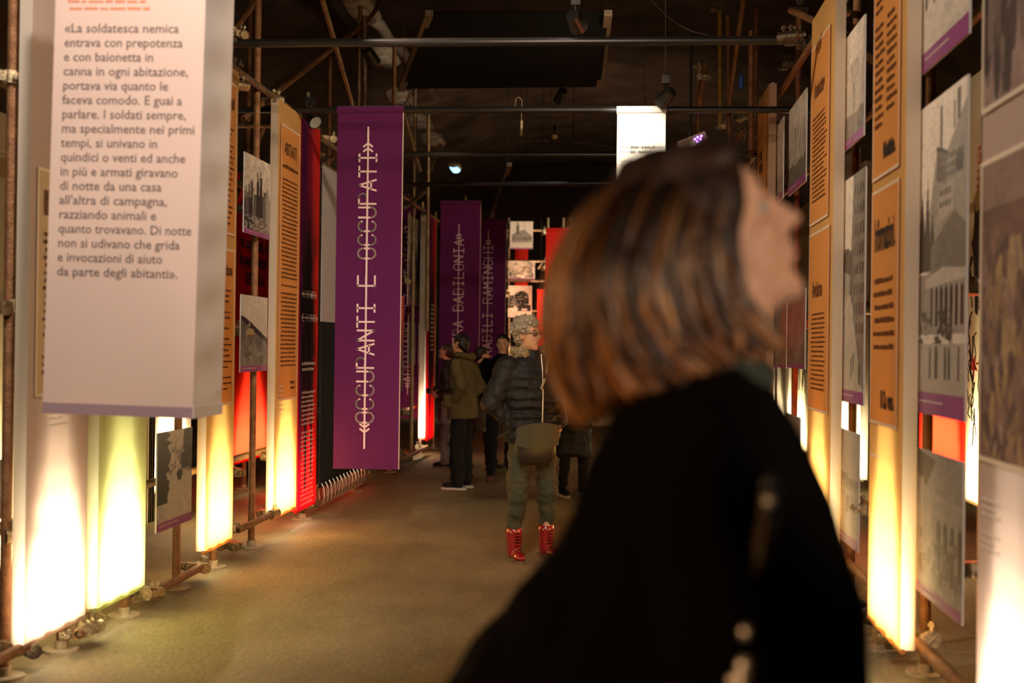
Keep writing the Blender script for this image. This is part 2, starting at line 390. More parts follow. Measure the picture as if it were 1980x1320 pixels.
# right scaffold
for px, py, top, m in ((1700,1255,3.4,'rust'),): b = pZ(px, py); post((b.x+.03, b.y), top, RF, m)
for px, X, top in ((1795,1.42,3.5), (1650,1.42,5.2), (1537,1.46,5.2), (1455,1.46,5.2), (1905,1.5,3.6)):
    y = Yof(px, X); post((X, y), top, RF, 'rust')
for y in (4.6, 7.8, 11.0): post((2.75, y), 5.2, RF, 'rust')
for z in (.64, 1.72, 2.78): pole('rail', (1.36, 3.0, z), (1.36, 14.5, z), RF, 'steel')
pole('rail', (1.27, 3.2, 3.53), (1.27, 9.3, 3.53), RF, 'rust'); pole('rail', (1.27, 9.4, 3.32), (1.27, 15.5, 3.32), RF, 'rust')
a = pX(1768, 1232, 1.25); b = pX(1880, 1345, 1.25); pole('rail', (1.25, b.y, .27), (1.25, a.y, .27), RF, 'rust')
a = pX(1690, 1212, 1.22); pole('rail', (1.29, a.y-.08, .3), (1.29, a.y+1.4, .3), RF, 'rust')
for px, py in ((1766,90),(1768,573),(1764,1028),(1766,1232),(1685,1195),(1700,1222),(1610,262),(1612,600),(1608,945),(1678,597),(1672,1172),(1562,85),(1610,20),(1538,22),(1536,70),(1516,128),(1440,225),(1432,262),(1412,312),(1558,625),(1560,330),(1675,215),(1672,985),(1885,555),(1880,1100)):
    X = 1.26 if px in (1766,1685,1700,1672) else 1.34
    clamp(pX(px, py, X), RF, m=('brass' if rnd.random() < .6 else 'dark_clamp'))
seg(RF, (1392,20), 12.4, (1392,245), 12.4, 'yellow_steel', 'post'); seg(RF, (1440,-20), 10.5, (1408,215), 12.0); seg(RF, (1407,30), 12.2, (1410,290), 12.2, 'rust', 'post')
seg(RF, (1364,122), 11.5, (1352,215), 11.8, 'rust', 'post'); seg(RF, (1350,140), 12, (1350,300), 12, 'rust', 'post'); seg(RF, (1530,20), 7.9, (1640,70), 7.2); seg(RF, (1655,95), 7.0, (1700,125), 6.6)
seg(RF, (1452,60), 10.2, (1452,300), 10.2, 'rust', 'post'); seg(RF, (1404,310), 11.2, (1436,250), 10.4)
for q in ((1392,18,12.4),(1392,246,12.3),(1364,150,11.5),(1352,128,12.0)): clamp(pY(*q), RF, sc=.9)
# far tubes
for px in (984, 1060, 1090): seg(FARF, (px,420), 21.1, (px,690), 21.1, 'steel', 'post')
for py in (445, 505, 543, 600): seg(FARF, (975,py), 21.05, (1110,py), 21.05, 'steel', 'rail')
seg(FARF, (1040,520), 21.1, (1100,440), 21.1, 'steel'); seg(FARF, (1026,595), 22.9, (1048,640), 22.2, 'steel')
for q in ((980,455),(1064,448),(978,512),(1064,520),(1066,535),(978,570)): clamp(pY(*q, 21.1), FARF, sc=1.5)
for o in list(FARF.children):
    if o.name.startswith('post'): pass
for x in (-3.2, -1.0): post((x, 23.5), 4.6, FARF, 'steel')

# black crossbars spanning the aisle
for (x0,y0,x1,y1,lab) in ((440,84,1528,78,'nearest and highest black crossbar running above the aisle'), (450,213,1640,212,'second black crossbar, carrying the first purple and the white banner'),
                      (770,297,1420,300,'third black crossbar, in front of the second black ceiling panel'), (790,357,1440,352,'fourth black crossbar, above the far purple banners')):
    Y = (3.30-1.48)*FPX/(672-(y0+y1)/2)
    a, b = pY(x0, y0, Y), pY(x1, y1, Y)
    if y0 > 290: a.x = min(a.x, -2.6); b.x = max(b.x, 1.3)
    t = thing('crossbar', lab, 'scaffold bar', a); pole('tube', a, b, t, 'black_tube', .026); clamp(a, t, m='dark_clamp'); clamp(b, t, m='dark_clamp')

# ------------------------------------------------------------------ printing on surfaces
class Fr:
    """a flat surface: O bottom-left corner as the reader sees it, U to the right, V up, N towards the reader"""
    def __init__(s, O, U, V, W, H):
        s.O = Vector(O); s.U = Vector(U).normalized(); s.V = Vector(V).normalized(); s.N = s.U.cross(s.V); s.W = W; s.H = H
    def p(s, u, v, o=0): return s.O + s.U*u + s.V*v + s.N*o
    def q(s, mb, u0, v0, u1, v1, o=.0015): mb.quad(s.p(u0,v0,o), s.p(u1,v0,o), s.p(u1,v1,o), s.p(u0,v1,o))
    def border(s, mb, u0, v0, u1, v1, t, o=.003):
        s.q(mb,u0,v0,u1,v0+t,o); s.q(mb,u0,v1-t,u1,v1,o); s.q(mb,u0,v0+t,u0+t,v1-t,o); s.q(mb,u1-t,v0+t,u1,v1-t,o)
def blocks(fr, mb, u0, v0, u1, v1, lh, seed, fill=.55, o=.004, ragged=.25, center=False, wl=(1.2, 4.5)):
    """lines of set type, too small to read: word-long strokes"""
    r = random.Random(seed); v = v1 - lh
    while v > v0:
        if r.random() < .06: v -= lh*.9; continue
        end = u1 - (r.random()*ragged*(u1-u0)); u = u0 + (r.random()*.06*(u1-u0)); off = (u1-end)/2 if center else 0
        while u < end - lh*.3:
            wd = min(r.uniform(*wl)*lh*.55, end-u); h = lh*fill*r.uniform(.8, 1.1)
            fr.q(mb, u+off, v, u+off+wd, v+h, o); u += wd + lh*.28
        v -= lh
FONTCACHE = {}
def text(fr, s, u, v, size, m, parent, name='lettering', o=.004, width=None, xs=1.0, rot=0, bold=0, right=False):
    c = bpy.data.curves.new('t', 'FONT'); c.body = s; c.size = size; c.offset = bold; c.resolution_u = 2
    ob = bpy.data.objects.new('t', c); me = bpy.data.meshes.new_from_object(ob)
    n = len(me.vertices); a = np.empty(n*3, 'f'); me.vertices.foreach_get('co', a); a = a.reshape(-1, 3)
    if width: xs = width/(a[:,0].max()-a[:,0].min())
    x = a[:,0]*xs; y = a[:,1]
    if right: x = x - x.max()
    if rot: x, y = -y, x
    P = np.array(fr.O)[None] + np.outer(u+x, np.array(fr.U)) + np.outer(v+y, np.array(fr.V)) + np.array(fr.N)[None]*o
    me.vertices.foreach_set('co', P.astype('f').ravel()); me.update()
    bpy.data.objects.remove(ob); bpy.data.curves.remove(c)
    return link_mesh(name, me, m, parent)
def arc(cx, cy, rx, ry, a0, a1, n=10):
    return [(cx+rx*math.cos(math.radians(a0+(a1-a0)*i/n)), cy+ry*math.sin(math.radians(a0+(a1-a0)*i/n))) for i in range(n+1)]
L_ = .29
GL = {  # single-line letters on a unit cap height, x from -L_ to L_
 'O': [arc(0,.70,L_,.30,0,180)+arc(0,.30,L_,.30,180,360)+[(L_,.70)]],
 'C': [arc(0,.70,L_,.30,20,180)+arc(0,.30,L_,.30,180,340)],
 'G': [arc(0,.70,L_,.30,20,180)+arc(0,.30,L_,.30,180,360)+[(L_,.48),(.05,.48)]],
 'U': [[(-L_,1)]+arc(0,.29,L_,.29,180,360)+[(L_,1)]],
 'P': [[(-L_,0),(-L_,1)]+[(.03,1)]+arc(.03,.76,.25,.24,90,-90)+[(-L_,.52)]],
 'R': [[(-L_,0),(-L_,1)]+[(.03,1)]+arc(.03,.76,.25,.24,90,-90)+[(-L_,.52)], [(0,.52),(L_,0)]],
 'B': [[(-L_,0),(-L_,1),(.02,1)]+arc(.02,.77,.23,.23,90,-90)+[(-L_,.54)], [(.02,.54)]+arc(.02,.27,.26,.27,90,-90)+[(-L_,0)]],
 'A': [[(-L_-.02,0),(0,1),(L_+.02,0)], [(-.2,.3),(.2,.3)]],
 'N': [[(-L_,0),(-L_,1),(L_,0),(L_,1)]],
 'M': [[(-L_,0),(-L_,1),(0,.45),(L_,1),(L_,0)]],
 'T': [[(-L_-.02,1),(L_+.02,1)], [(0,1),(0,0)]],
 'I': [[(-.22,1),(.22,1)], [(-.22,0),(.22,0)], [(0,1),(0,0)]],
 'E': [[(L_,1),(-L_,1),(-L_,0),(L_,0)], [(-L_,.52),(.2,.52)]],
 'V': [[(-L_-.02,1),(0,0),(L_+.02,1)]],
 'L': [[(-L_,1),(-L_,0),(L_,0)]],
 'H': [[(-L_,0),(-L_,1)], [(L_,0),(L_,1)], [(-L_,.5),(L_,.5)]],
 'S': [arc(0,.75,L_-.02,.25,30,270)+arc(0,.25,L_-.02,.25,90,-150)],
 'D': [[(-L_,0),(-L_,1),(0,1)]+arc(0,.70,L_,.30,90,0)+arc(0,.30,L_,.30,0,-90)+[(-L_,0)]],
 '<': [[(.16,.92),(-.16,.5),(.16,.08)]], '>': [[(-.16,.92),(.16,.5),(-.16,.08)]],
}
def strokes(fr, s, u0, v, cap, pitch, m, parent, th=.09, rot=False, line=True, o=.002, name='lettering', cu=0, ext=1.1):
    """struck-through monospace lettering; rot=True runs up the banner with cap tops to the left"""
    mb = MB(); t = cap*th/2
    def P(x, y, oo): return fr.p(cu - y, v + x, oo) if rot else fr.p(u0 + x, v + y, oo)
    def sg(a, b, oo):
        a, b = Vector(a), Vector(b); d = (b-a)
        if d.length < 1e-6: return
        d.normalize(); nn = Vector((-d.y, d.x)); a = a - d*t*.55; b = b + d*t*.55
        q = [a-nn*t, b-nn*t, b+nn*t, a+nn*t]; mb.quad(*[P(z.x, z.y, oo) for z in q])
    x = 0; seqn = []
    seqn.append(('<', pitch*-.95)); seqn.append(('<', pitch*-.6))
    for i, ch in enumerate(s): seqn.append((ch, pitch*i))
    e = pitch*(len(s)-1); seqn.append(('>', e+pitch*.6)); seqn.append(('>', e+pitch*.95))
    if not line: seqn = seqn[2:-2]
    yo = -cap/2 if rot else 0
    for ch, x in seqn:
        for pl in GL.get(ch, []):
            k = cap if ch not in '<>' else cap*.62
            yy = 0 if ch not in '<>' else cap*.19
            for a, b in zip(pl, pl[1:]): sg((x+a[0]*k, yo+yy+a[1]*k), (x+b[0]*k, yo+yy+b[1]*k), o)
    if line: sg((-pitch*(1+ext), yo+cap/2), (e+pitch*(1+ext), yo+cap/2), o+.0008)
    return mb.build(name, m, parent)

# ------------------------------------------------------------------ pictures printed on boards (painted into vertex colours)
def vn(h, w, sy, sx, g):
    a = g.random((max(2, int(h/sy)+2), max(2, int(w/sx)+2))); y = np.linspace(0, a.shape[0]-1.001, h); x = np.linspace(0, a.shape[1]-1.001, w)
    yi, xi = y.astype(int), x.astype(int); fy, fx = (y-yi)[:,None], (x-xi)[None]; fy = fy*fy*(3-2*fy); fx = fx*fx*(3-2*fx)
    return (a[yi][:,xi]*(1-fx)+a[yi][:,xi+1]*fx)*(1-fy)+(a[yi+1][:,xi]*(1-fx)+a[yi+1][:,xi+1]*fx)*fy
def fbm(h, w, s, g): return vn(h,w,s,s,g)*.5+vn(h,w,s/2,s/2,g)*.3+vn(h,w,s/4,s/4,g)*.2
def poly(X, Y, pts):
    m = np.zeros(X.shape, bool); n = len(pts); j = n-1
    for i in range(n):
        (x1,y1),(x2,y2) = pts[i], pts[j]
        if y1 != y2: m ^= ((y1 > Y) != (y2 > Y)) & (X < (x2-x1)*(Y-y1)/(y2-y1)+x1)
        j = i
    return m
def paint(kind, w, h, seed):
    """returns h x w x 3 (row 0 at the top)"""
    g = np.random.default_rng(seed); Y, X = np.mgrid[0:h, 0:w]; X = X/w; Y = Y/h
    nz = fbm(h, w, max(h,w)/7, g); fn = vn(h, w, 2, 2, g)
    a = np.full((h, w), .5)
    def people(n, y0, y1, tone=(.04,.16), hmax=.2, hmin=.1, head=True):
        for _ in range(n):
            x = g.uniform(0,1); y = g.uniform(y0,y1); hh = g.uniform(hmin,hmax)*(.5+.5*(y-y0+.05)/(y1-y0+.05)); t = g.uniform(*tone); ww = hh*.16*h/w
            a[((X-x)/ww)**2+((Y-(y-hh*.5))/(hh*.5))**2 < 1] = t
            if head: a[((X-x)/(ww*.5))**2+((Y-(y-hh*1.02))/(hh*.12))**2 < 1] = min(1, t+.2)
    if kind == 'ruins':
        a = .50-.1*Y+.05*nz; a[Y > .45+.1*nz] = .14
        for _ in range(26):
            x = g.uniform(0,1); t = g.uniform(.3,.7); ww = g.uniform(.02,.08); a[(abs(X-x) < ww*(.4+.6*Y)) & (Y > t) & (Y < t+.45)] = g.uniform(.05,.3)
        for x, t in ((.48,.20),(.53,.27),(.6,.17),(.64,.25),(.28,.33)): a[(abs(X-x) < .02+.05*np.clip(Y-t-.1,0,1)) & (Y > t) & (Y < .8)] = .07
        a = a*(.7+.6*fbm(h,w,6,g)); a[(Y > .8) & (fn > .55)] = .35
    elif kind == 'hill':
        a = .44+.05*nz-.06*Y; m = Y > .28+.32*X**1.3+.03*nz; a[m] = (.05+.35*fbm(h,w,8,g)*(.3+.7*Y))[m]; s = m & (Y < .34+.34*X); a[s] = .04
    elif kind == 'trees':
        a = .42+.06*nz; a[(X < .24+.16*vn(h,w,4,4,g)*(1-.4*Y)) & (Y < .8)] = .07
        a[(X > .80-.22*vn(h,w,5,4,g)) & (Y < .42+.1*nz)] = .10; a[(fbm(h,w,9,g) > .56-.1*np.exp(-((X-.55)/.22)**2-((Y-.36)/.14)**2)) & (Y > .18) & (Y < .50) & (X > .3)] *= .55
        a[(abs(X-.5) < .02) & (Y > .12) & (Y < .4)] = .3; a[((X-.62)/.09)**2+((Y-.50)/.05)**2 < 1] = .08; a[((X-.62)/.07)**2+((Y-.55)/.03)**2 < 1] = .12
        a[(Y > .6) & (X > .2)] *= 1.0; a[(X < .3) & (Y > .6) & (fn > .5)] *= .8
    elif kind == 'castle':
        a = .62-.25*X*0+.06*nz-.15*Y
        b = poly(X,Y,[(.22,.44),(.42,.17),(.62,.20),(1,.06),(1,.7),(.22,.6)]); a[b] = (.30+.08*fbm(h,w,9,g))[b]
        b = poly(X,Y,[(.42,.17),(.62,.20),(.62,.31),(.40,.28)]); a[b] = .24
        a[(abs(X-.5) < .02) & (Y > .04) & (Y < .19)] = .16; a[(abs(X-.84) < .03) & (Y > .02) & (Y < .12)] = .2; a[(abs(X-.76) < .015) & (Y > .05) & (Y < .14)] = .2
        b = poly(X,Y,[(.4,.165),(.64,.2),(.64,.215),(.4,.18)]); a[b] = .1
        b = poly(X,Y,[(.46,.31),(.74,.30),(.74,.40),(.46,.42)]); a[b] = .40
        for yy in (.33,.37):
            for xx in (.5,.56,.62,.68): a[(abs(X-xx) < .018) & (abs(Y-yy) < .010)] = .12
        for yy in (.22,.25,.28): 
            for xx in np.arange(.46,.98,.065): a[(abs(X-xx) < .017) & (abs(Y-yy) < .009)] = .12
        a[((X-.86)**2/.006+(Y-.25)**2/.0012 < 1)] = .14
        for x, t, ww in ((.10,.30,.09),(.22,.26,.06),(.33,.36,.07),(.04,.38,.06)): a[(abs(X-x) < ww*np.clip((Y-t)*5,0,1)) & (Y > t) & (Y < .58)] = .08
        b = poly(X,Y,[(.3,.50),(.78,.40),(1,.46),(1,.60),(.3,.60)]); a[b] = (.17+.1*fbm(h,w,5,g))[b]
        b = (Y > .59) & (Y < .80); a[b] = (.24+.08*nz)[b]
        a[poly(X,Y,[(.2,.61),(.55,.575),(.98,.595),(.98,.625),(.2,.64)])] = .42
        for i, xx in enumerate(np.arange(.33,.98,.1)): a[(abs(X-xx) < .032) & (Y > .66) & (Y < .77)] = .07; a[((X-xx)/.032)**2+((Y-.66)/.02)**2 < 1] = .07; a[(abs(X-xx-.05) < .012) & (Y > .64) & (Y < .78)] = .4
        a[(fbm(h,w,8,g) > .52) & (Y > .72) & (Y < .86) & (X < .75)] = .10
        b = Y > .83; a[b] = (.33+.06*nz)[b]; 
        for x in (.3,.42,.45,.62,.7,.88): a[(abs(X-x) < .02) & (Y > .85) & (Y < .95)] = .10; a[((X-x)/.02)**2+((Y-.85)/.012)**2 < 1] = .14
    elif kind == 'street':
        a = .55-.1*Y+.05*nz; b = poly(X,Y,[(.62,0),(1,0),(1,1),(.75,.9),(.55,.42)]); a[b] = (.17+.1*fbm(h,w,10,g))[b]
        for xx in (.68,.76,.85,.93):
            for yy in np.arange(.08,.75,.09): a[(abs(X-xx) < .022) & (abs(Y-yy) < .026)] = .08
        b = (Y > .33) & (X < .62) & (Y > .36-.06*vn(h,w,5,5,g)); a[b] = .12
        b = poly(X,Y,[(0,.40),(.55,.46),(.5,.6),(0,.68)]); a[b] = (.24+.12*fbm(h,w,7,g))[b]
        b = poly(X,Y,[(.15,.58),(.55,.55),(.95,1),(0,1)]); a[b] = (.36+.06*nz)[b]
        for x, y in ((.25,.84),(.6,.9),(.66,.88),(.85,.93)): a[(abs(X-x) < .02) & (Y > y-.06) & (Y < y+.03)] = .08
    elif kind == 'arcade':
        a = .25+.10*nz; a[poly(X,Y,[(0,0),(.45,.05),(.25,.26),(0,.18)])] = .12
        a[(abs(Y-.30-.02*X) < .015) & (X > .4)] = .36; a[(abs(Y-.42) < .01) & (X > .4)] = .34
        for xx in (.52,.66,.80,.95): a[(abs(X-xx) < .045) & (Y > .5) & (Y < .88)] = .12; a[((X-xx)/.045)**2+((Y-.5)/.04)**2 < 1] = .12; a[(abs(X-xx-.07) < .014) & (Y > .46) & (Y < .9)] = .4
        a[(abs(X-.15) < .03) & (Y > .2) & (Y < .7)] = .36; a[(abs(X-.3) < .05) & (Y > .28) & (Y < .6)] = .32
        people(34,.66,1.0,(.08,.26),.2,.1); a = a*(.85+.3*fbm(h,w,6,g))
    elif kind == 'barracks':
        a = .36+.03*nz-.05*Y; b = (Y > .42+.02*(X > .35)) & (Y < .76); a[b] = (.30+.04*nz)[b]; a[(abs(Y-.45-.03*(X>.6)) < .035) & (X > 0)] = .18
        for xx in np.arange(.12,1,.11):
            a[(abs(X-xx) < .022) & (abs(Y-.52) < .03)] = .10; a[(abs(X-xx) < .018) & (abs(Y-.62) < .014)] = .13
        a[(abs(X-.58) < .055) & (Y > .66) & (Y < .8)] = .07; a[((X-.58)/.055)**2+((Y-.66)/.045)**2 < 1] = .07
        b = Y > .77; a[b] = (.24+.08*fbm(h,w,7,g))[b]
    elif kind == 'crowd':
        a = .50-.1*Y+.1*nz; people(60,.5,1.0,(.03,.2),.45,.2)
        a = a*(.75+.5*fbm(h,w,7,g))
    elif kind == 'soldiers':
        a = .58-.1*Y+.04*nz
        for x in (.1,.28,.42,.66,.82,.95): a[(abs(X-x) < .07) & (Y > .0) & (Y < .52)] = .10; a[(abs(X-x) < .025) & (Y < .72)] = .08
        a = a*(.85+.3*fbm(h,w,7,g))
    elif kind == 'group':
        a = .62-.05*Y+.05*nz; b = ((X-.55)/.33)**2+((Y-.45)/.28)**2 < .8+.5*nz; a[b] = (.05+.4*(fn > .72))[b]; b = (Y > .3) & (X < .25) & (Y < .7); a[b] = (.1+.3*(fn>.7))[b]
        a[poly(X,Y,[(.45,.62),(.95,.6),(.95,.8),(.4,.8)])] = .08; a[(abs(X-.68) < .12) & (abs(Y-.75) < .03)] = .55; a[Y > .83] = .55
    elif kind == 'church':
        a = .50-.05*Y+.05*nz; b = poly(X,Y,[(.05,.8),(.08,.5),(.22,.42),(.45,.35),(.62,.3),(.8,.45),(.95,.55),(.95,.8)]); a[b] = (.20+.12*fbm(h,w,6,g))[b]
        a[(abs(X-.33) < .06) & (Y > .14) & (Y < .5)] = .16; a[(abs(X-.33) < .02) & (Y > .02) & (Y < .2)] = .14
        for xx in np.arange(.12,.95,.1): a[(abs(X-xx) < .02) & (abs(Y-.64) < .05)] = .08
        a[Y > .78] = .42
    elif kind == 'wagons':
        a = .36+.3*nz; people(30,.5,.85,(.1,.3),.2,.1); a[poly(X,Y,[(.3,.9),(.55,.62),(.7,.7),(.55,.95)])] = .75; a[(fbm(h,w,9,g) > .6)] *= .6
    elif kind == 'glare':  # lamp glare painted into the print as streaks, lighter at the top
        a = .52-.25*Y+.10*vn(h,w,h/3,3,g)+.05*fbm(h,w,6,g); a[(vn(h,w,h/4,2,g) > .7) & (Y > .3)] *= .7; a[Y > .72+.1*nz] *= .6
    elif kind == 'dark':
        a = .10+.22*fbm(h,w,max(h,w)/5,g)
    rgb = np.repeat(a[...,None], 3, 2)*np.array([1, .93, .83])
    if kind == 'crowdprint':
        a = .30+.25*nz; people(90,.25,1.0,(.05,.3),.3,.14); rgb = np.repeat((a*(.7+.5*fbm(h,w,6,g)))[...,None],3,2)*np.array([.85,.62,.55])
    if kind == 'warpainting':
        base = np.array([.36,.21,.15])[None,None]*(.5+nz[...,None]); rgb = base.copy()
        rgb[Y < .2] = np.array([.50,.36,.30]); rgb[(Y > .16) & (Y < .26)] = np.array([.22,.12,.10]); rgb[poly(X,Y,[(.25,.27),(.85,.27),(.6,.55),(.4,.8)])] = np.array([.72,.52,.26])
        for _ in range(170):
            x, y = g.uniform(0,1), g.uniform(.28,1); rx, ry = g.uniform(.02,.06), g.uniform(.03,.14); th = g.uniform(-.7,.7)
            dx, dy = X-x, (Y-y)*1.6; u = dx*math.cos(th)+dy*math.sin(th); v = -dx*math.sin(th)+dy*math.cos(th)
            c = [(.10,.05,.05),(.20,.11,.10),(.42,.26,.16),(.66,.46,.2),(.30,.2,.2),(.55,.42,.34),(.07,.04,.06)][g.integers(7)]
            rgb[(u/rx)**2+(v/ry)**2 < 1] = np.array(c)*g.uniform(.7,1.2)
        rgb = rgb*(.8+.4*vn(h,w,3,3,g))[...,None]
    if kind == 'fire':   # purple at one edge, red at the other, burnt black between, legs at the foot
        pur, red, blk, pnk = (np.array(c) for c in ((.13,.012,.12),(.72,.03,.02),(.012,.006,.008),(.62,.03,.22)))
        t = np.clip(.5+(X-.5)*1.6+.5*(nz-.5),0,1)[...,None]; rgb = pur*(1-t)+red*t
        d = np.clip(((1-abs(X-.42)*2.1)+.9*(fbm(h,w,h/9,g)-.5))*1.8*np.clip((Y-.16)*4,0,1)*np.clip((.80-Y)*6,0,1),0,1)[...,None]; rgb = rgb*(1-d)+blk*d
        f = np.clip((Y-.74)*5,0,1)[...,None]; rgb = rgb*(1-f)+(pnk*(1-X[...,None])+red*X[...,None])*f
        for x, b in ((.36,.95),(.66,.92)): rgb[(abs(X-x-.05*(Y-.7)) < .06-.06*(Y-.7)) & (Y > .55) & (Y < b)] = (.03,.01,.02)
    if kind not in ('fire','crowdprint','warpainting'): rgb = rgb**1.45*1.5*(.84+.32*vn(h,w,2.5,2.5,g))[...,None]
    if kind == 'warpainting': rgb = rgb*.4+np.array([.30,.21,.17])*.42*(.6+.8*nz[...,None])
    return np.clip(rgb, .003, 1)
def picture(fr, u0, v0, u1, v1, kind, seed, parent, w=44, h=60, o=.002, m='photo', name='photograph_print', gain=1.0):
    a = paint(kind, w+1, h+1, seed)*gain; me = bpy.data.meshes.new(name)
    U = np.linspace(u0, u1, w+1); V = np.linspace(v1, v0, h+1)
    O, Uu, Vv, N = (np.array(x) for x in (fr.O, fr.U, fr.V, fr.N))
    P = O + U[None,:,None]*Uu + V[:,None,None]*Vv + N*o
    idx = np.arange((w+1)*(h+1)).reshape(h+1, w+1)
    F = np.stack([idx[1:,:-1], idx[1:,1:], idx[:-1,1:], idx[:-1,:-1]], -1).reshape(-1, 4)
    me.from_pydata(P.reshape(-1,3).tolist(), [], F.tolist())
    at = me.color_attributes.new('Col', 'FLOAT_COLOR', 'POINT')
    at.data.foreach_set('color', np.concatenate([a.reshape(-1,3), np.ones((a.shape[0]*a.shape[1],1))], 1).astype('f').ravel()); me.update()
    return link_mesh(name, me, M[m], parent)

# ------------------------------------------------------------------ lit banner boxes
def sidefr(side, X, y0, y1, zb, zt):
    return Fr((X, y0, zb), (0,1,0), (0,0,1), y1-y0, zt-zb) if side < 0 else Fr((X, y1, zb), (0,-1,0), (0,0,1), y1-y0, zt-zb)
LAMP_W = .55
def lightbox(label, side, X, y0, y1, zb, zt, m, group=None, power=1.0, depth=.06, sidem='white_fabric', color=(1,.82,.5), seed=0, cat='banner'):
    t = thing('lit_banner', label, cat, (X, y0, zb), group)
    s = -side; xb = X - s*depth; r = random.Random(seed+11)
    # front cloth with faint vertical folds
    nu, nv = 22, 30; mb = MB(); ph = [r.uniform(0,6.3) for _ in range(3)]
    for j in range(nv+1):
        for i in range(nu+1):
            u, v = i/nu, j/nv; e = math.sin(math.pi*u)
            d = .0035*e*(1-v)**1.5*(math.sin(u*21+ph[0])+.6*math.sin(u*37+ph[1]+v*2))
            mb.v.append(Vector((X + s*(d-.003), y0+(y1-y0)*u, zb+(zt-zb)*v)))
    for j in range(nv):
        for i in range(nu): a = j*(nu+1)+i; q = (a, a+1, a+nu+2, a+nu+1); mb.f.append(q if s > 0 else q[::-1])
    mb.build('front_cloth', M[m], t, smooth=True)
    mb = MB(); mb.quad((xb,y0,zb),(xb,y1,zb),(xb,y1,zt),(xb,y0,zt)); mb.build('back_cloth', M[sidem], t)
    for yy in (y0, y1):
        mb = MB(); mb.quad((X-s*.003,yy,zb),(xb,yy,zb),(xb,yy,zt),(X-s*.003,yy,zt)); mb.build('side_cloth', M[sidem], t)
    mb = MB(); mb.tube((X-s*.012,y0,zb-.006),(X-s*.012,y1,zb-.006),.012,8); mb.build('bottom_hem', M[m], t)
    mb = MB(); mb.tube((X-s*.03,y0-.01,zt-.012),(X-s*.03,y1+.01,zt-.012),.018,10); mb.build('top_bar', M['steel'], t)
    if power:
        mb = MB(); mb.box((min(X-s*.018,X-s*.046),y0+.05,zb+.0),(max(X-s*.018,X-s*.046),y1-.05,zb+.02)); mb.build('light_fixture', M['white_plastic'], t)
        def area(loc, rot, sx, sy, e):
            l = bpy.data.lights.new('banner_lamp','AREA'); l.shape='RECTANGLE'; l.size=sx; l.size_y=sy; l.energy=e; l.color=color
            o = bpy.data.objects.new('banner_lamp', l); COL.objects.link(o); o.parent=t; o.location=Vector(loc)-t.location; o.rotation_euler=rot
        wd = (y1-y0); ym = (y0+y1)/2
        # strips of lamps stacked up the foot of the box, weaker towards the top
        for hz, fw, e in ((.10,.88,1.0),(.24,.82,1.0),(.38,.74,.72),(.52,.64,.40),(.66,.52,.20),(.80,.44,.10),(.95,.40,.05),(1.12,.36,.026),(1.32,.36,.013)):
            if zb+hz > zt-.3: break
            sy = .15 if hz < 1 else .2
            area((xb+s*.003, ym, zb+hz), (0, -s*math.pi/2, 0), sy, wd*fw, 150*e*sy*wd*fw*power*LAMP_W)
        area((X-s*.006, ym, zb+.34), (0, s*math.pi/2, 0), .6, wd*.6, 3.0*power*LAMP_W)
        area((X-s*.03, ym, zb-.015), (0, 0, 0), .04, wd*.7, 1.4*power*LAMP_W)
    fr = sidefr(side, X+s*.0045, y0, y1, zb, zt)
    return t, fr
def sheet(t, fr, u0, v0, u1, v1, m, line='frame_line', th=.014, name='poster_print'):
    mb = MB(); fr.q(mb,u0,v0,u1,v1,.0); mb.build(name, M[m], t)
    mb = MB(); fr.border(mb,u0,v0,u1,v1,th,.0015); mb.build('white_border', M[line], t)
def smalltext(t, fr, items, m='ink', name='printed_text'):
    mb = MB()
    for it in items: blocks(fr, mb, *it[0], **it[1])
    o = mb.build(name, M[m], t); o['kind'] = 'stuff'; return o

# LEFT ROW
def zf(X, px, py): return pX(px, py, X).z
W_ = lambda a, b: (Yof(a, XL), Yof(b, XL))
ZB, ZT = .17, 3.27
# nearest, greige with sand-coloured notice
y0, y1 = W_(55, 173); t, fr = lightbox('nearest greige lit banner with a sand-coloured notice, half behind the quotation banner', -1, XL, y0, y1, ZB, ZT+.5, 'greige_fabric', seed=1, sidem='white_fabric', color=(1,.87,.62))
wd = y1-y0; zt_, zb_ = zf(XL,100,330), zf(XL,100,765)
sheet(t, fr, .05, zb_-ZB, wd-.06, zt_-ZB, 'sand_sheet')
text(fr, 'Il popolo', .10, zt_-ZB-.20, .15, M['ink_brown'], t, 'notice_title', width=wd-.24, bold=.004)
smalltext(t, fr, [((.10, zb_-ZB+.08, wd-.11, zt_-ZB-.26, .034, 3), dict(fill=.42))], 'ink_brown')
smalltext(t, fr, [((.16, .92, .42, 1.02, .03, 5), dict(fill=.3, ragged=.5))], 'ink_white', 'caption_text')
y0, y1 = W_(195, 287); t, fr = lightbox('pale green lit banner glowing white at its foot, left row beside the greige one', -1, XL, y0, y1, ZB, ZT, 'green_fabric', seed=2, color=(1,.9,.55))
smalltext(t, fr, [((.05, 1.02, .2, 1.2, .03, 6), dict(fill=.3, ragged=.5))], 'ink_white', 'caption_text')
y0, y1 = W_(402, 455); t, fr = lightbox('ochre lit banner with two orange notices, between the quotation banner and the red banner', -1, XL, y0, y1, ZB+.02, ZT, 'ochre_fabric', seed=3, color=(1,.86,.5))
wd = y1-y0
for k,(pt,pb) in enumerate(((158,455),(482,780))):
    a, b = zf(XL,445,pt)-ZB-.02, zf(XL,445,pb)-ZB-.02
    sheet(t, fr, .04, b, wd-.05, a, 'orange_sheet')
    text(fr, ('Cittadini!','Notificazione')[k], .08, a-.17, .10, M['ink_brown'], t, 'notice_title', width=wd-.18, bold=.004)
    smalltext(t, fr, [((.08, b+.06, wd-.09, a-.24, .036, 8+k), dict(fill=.34))], 'ink_brown')
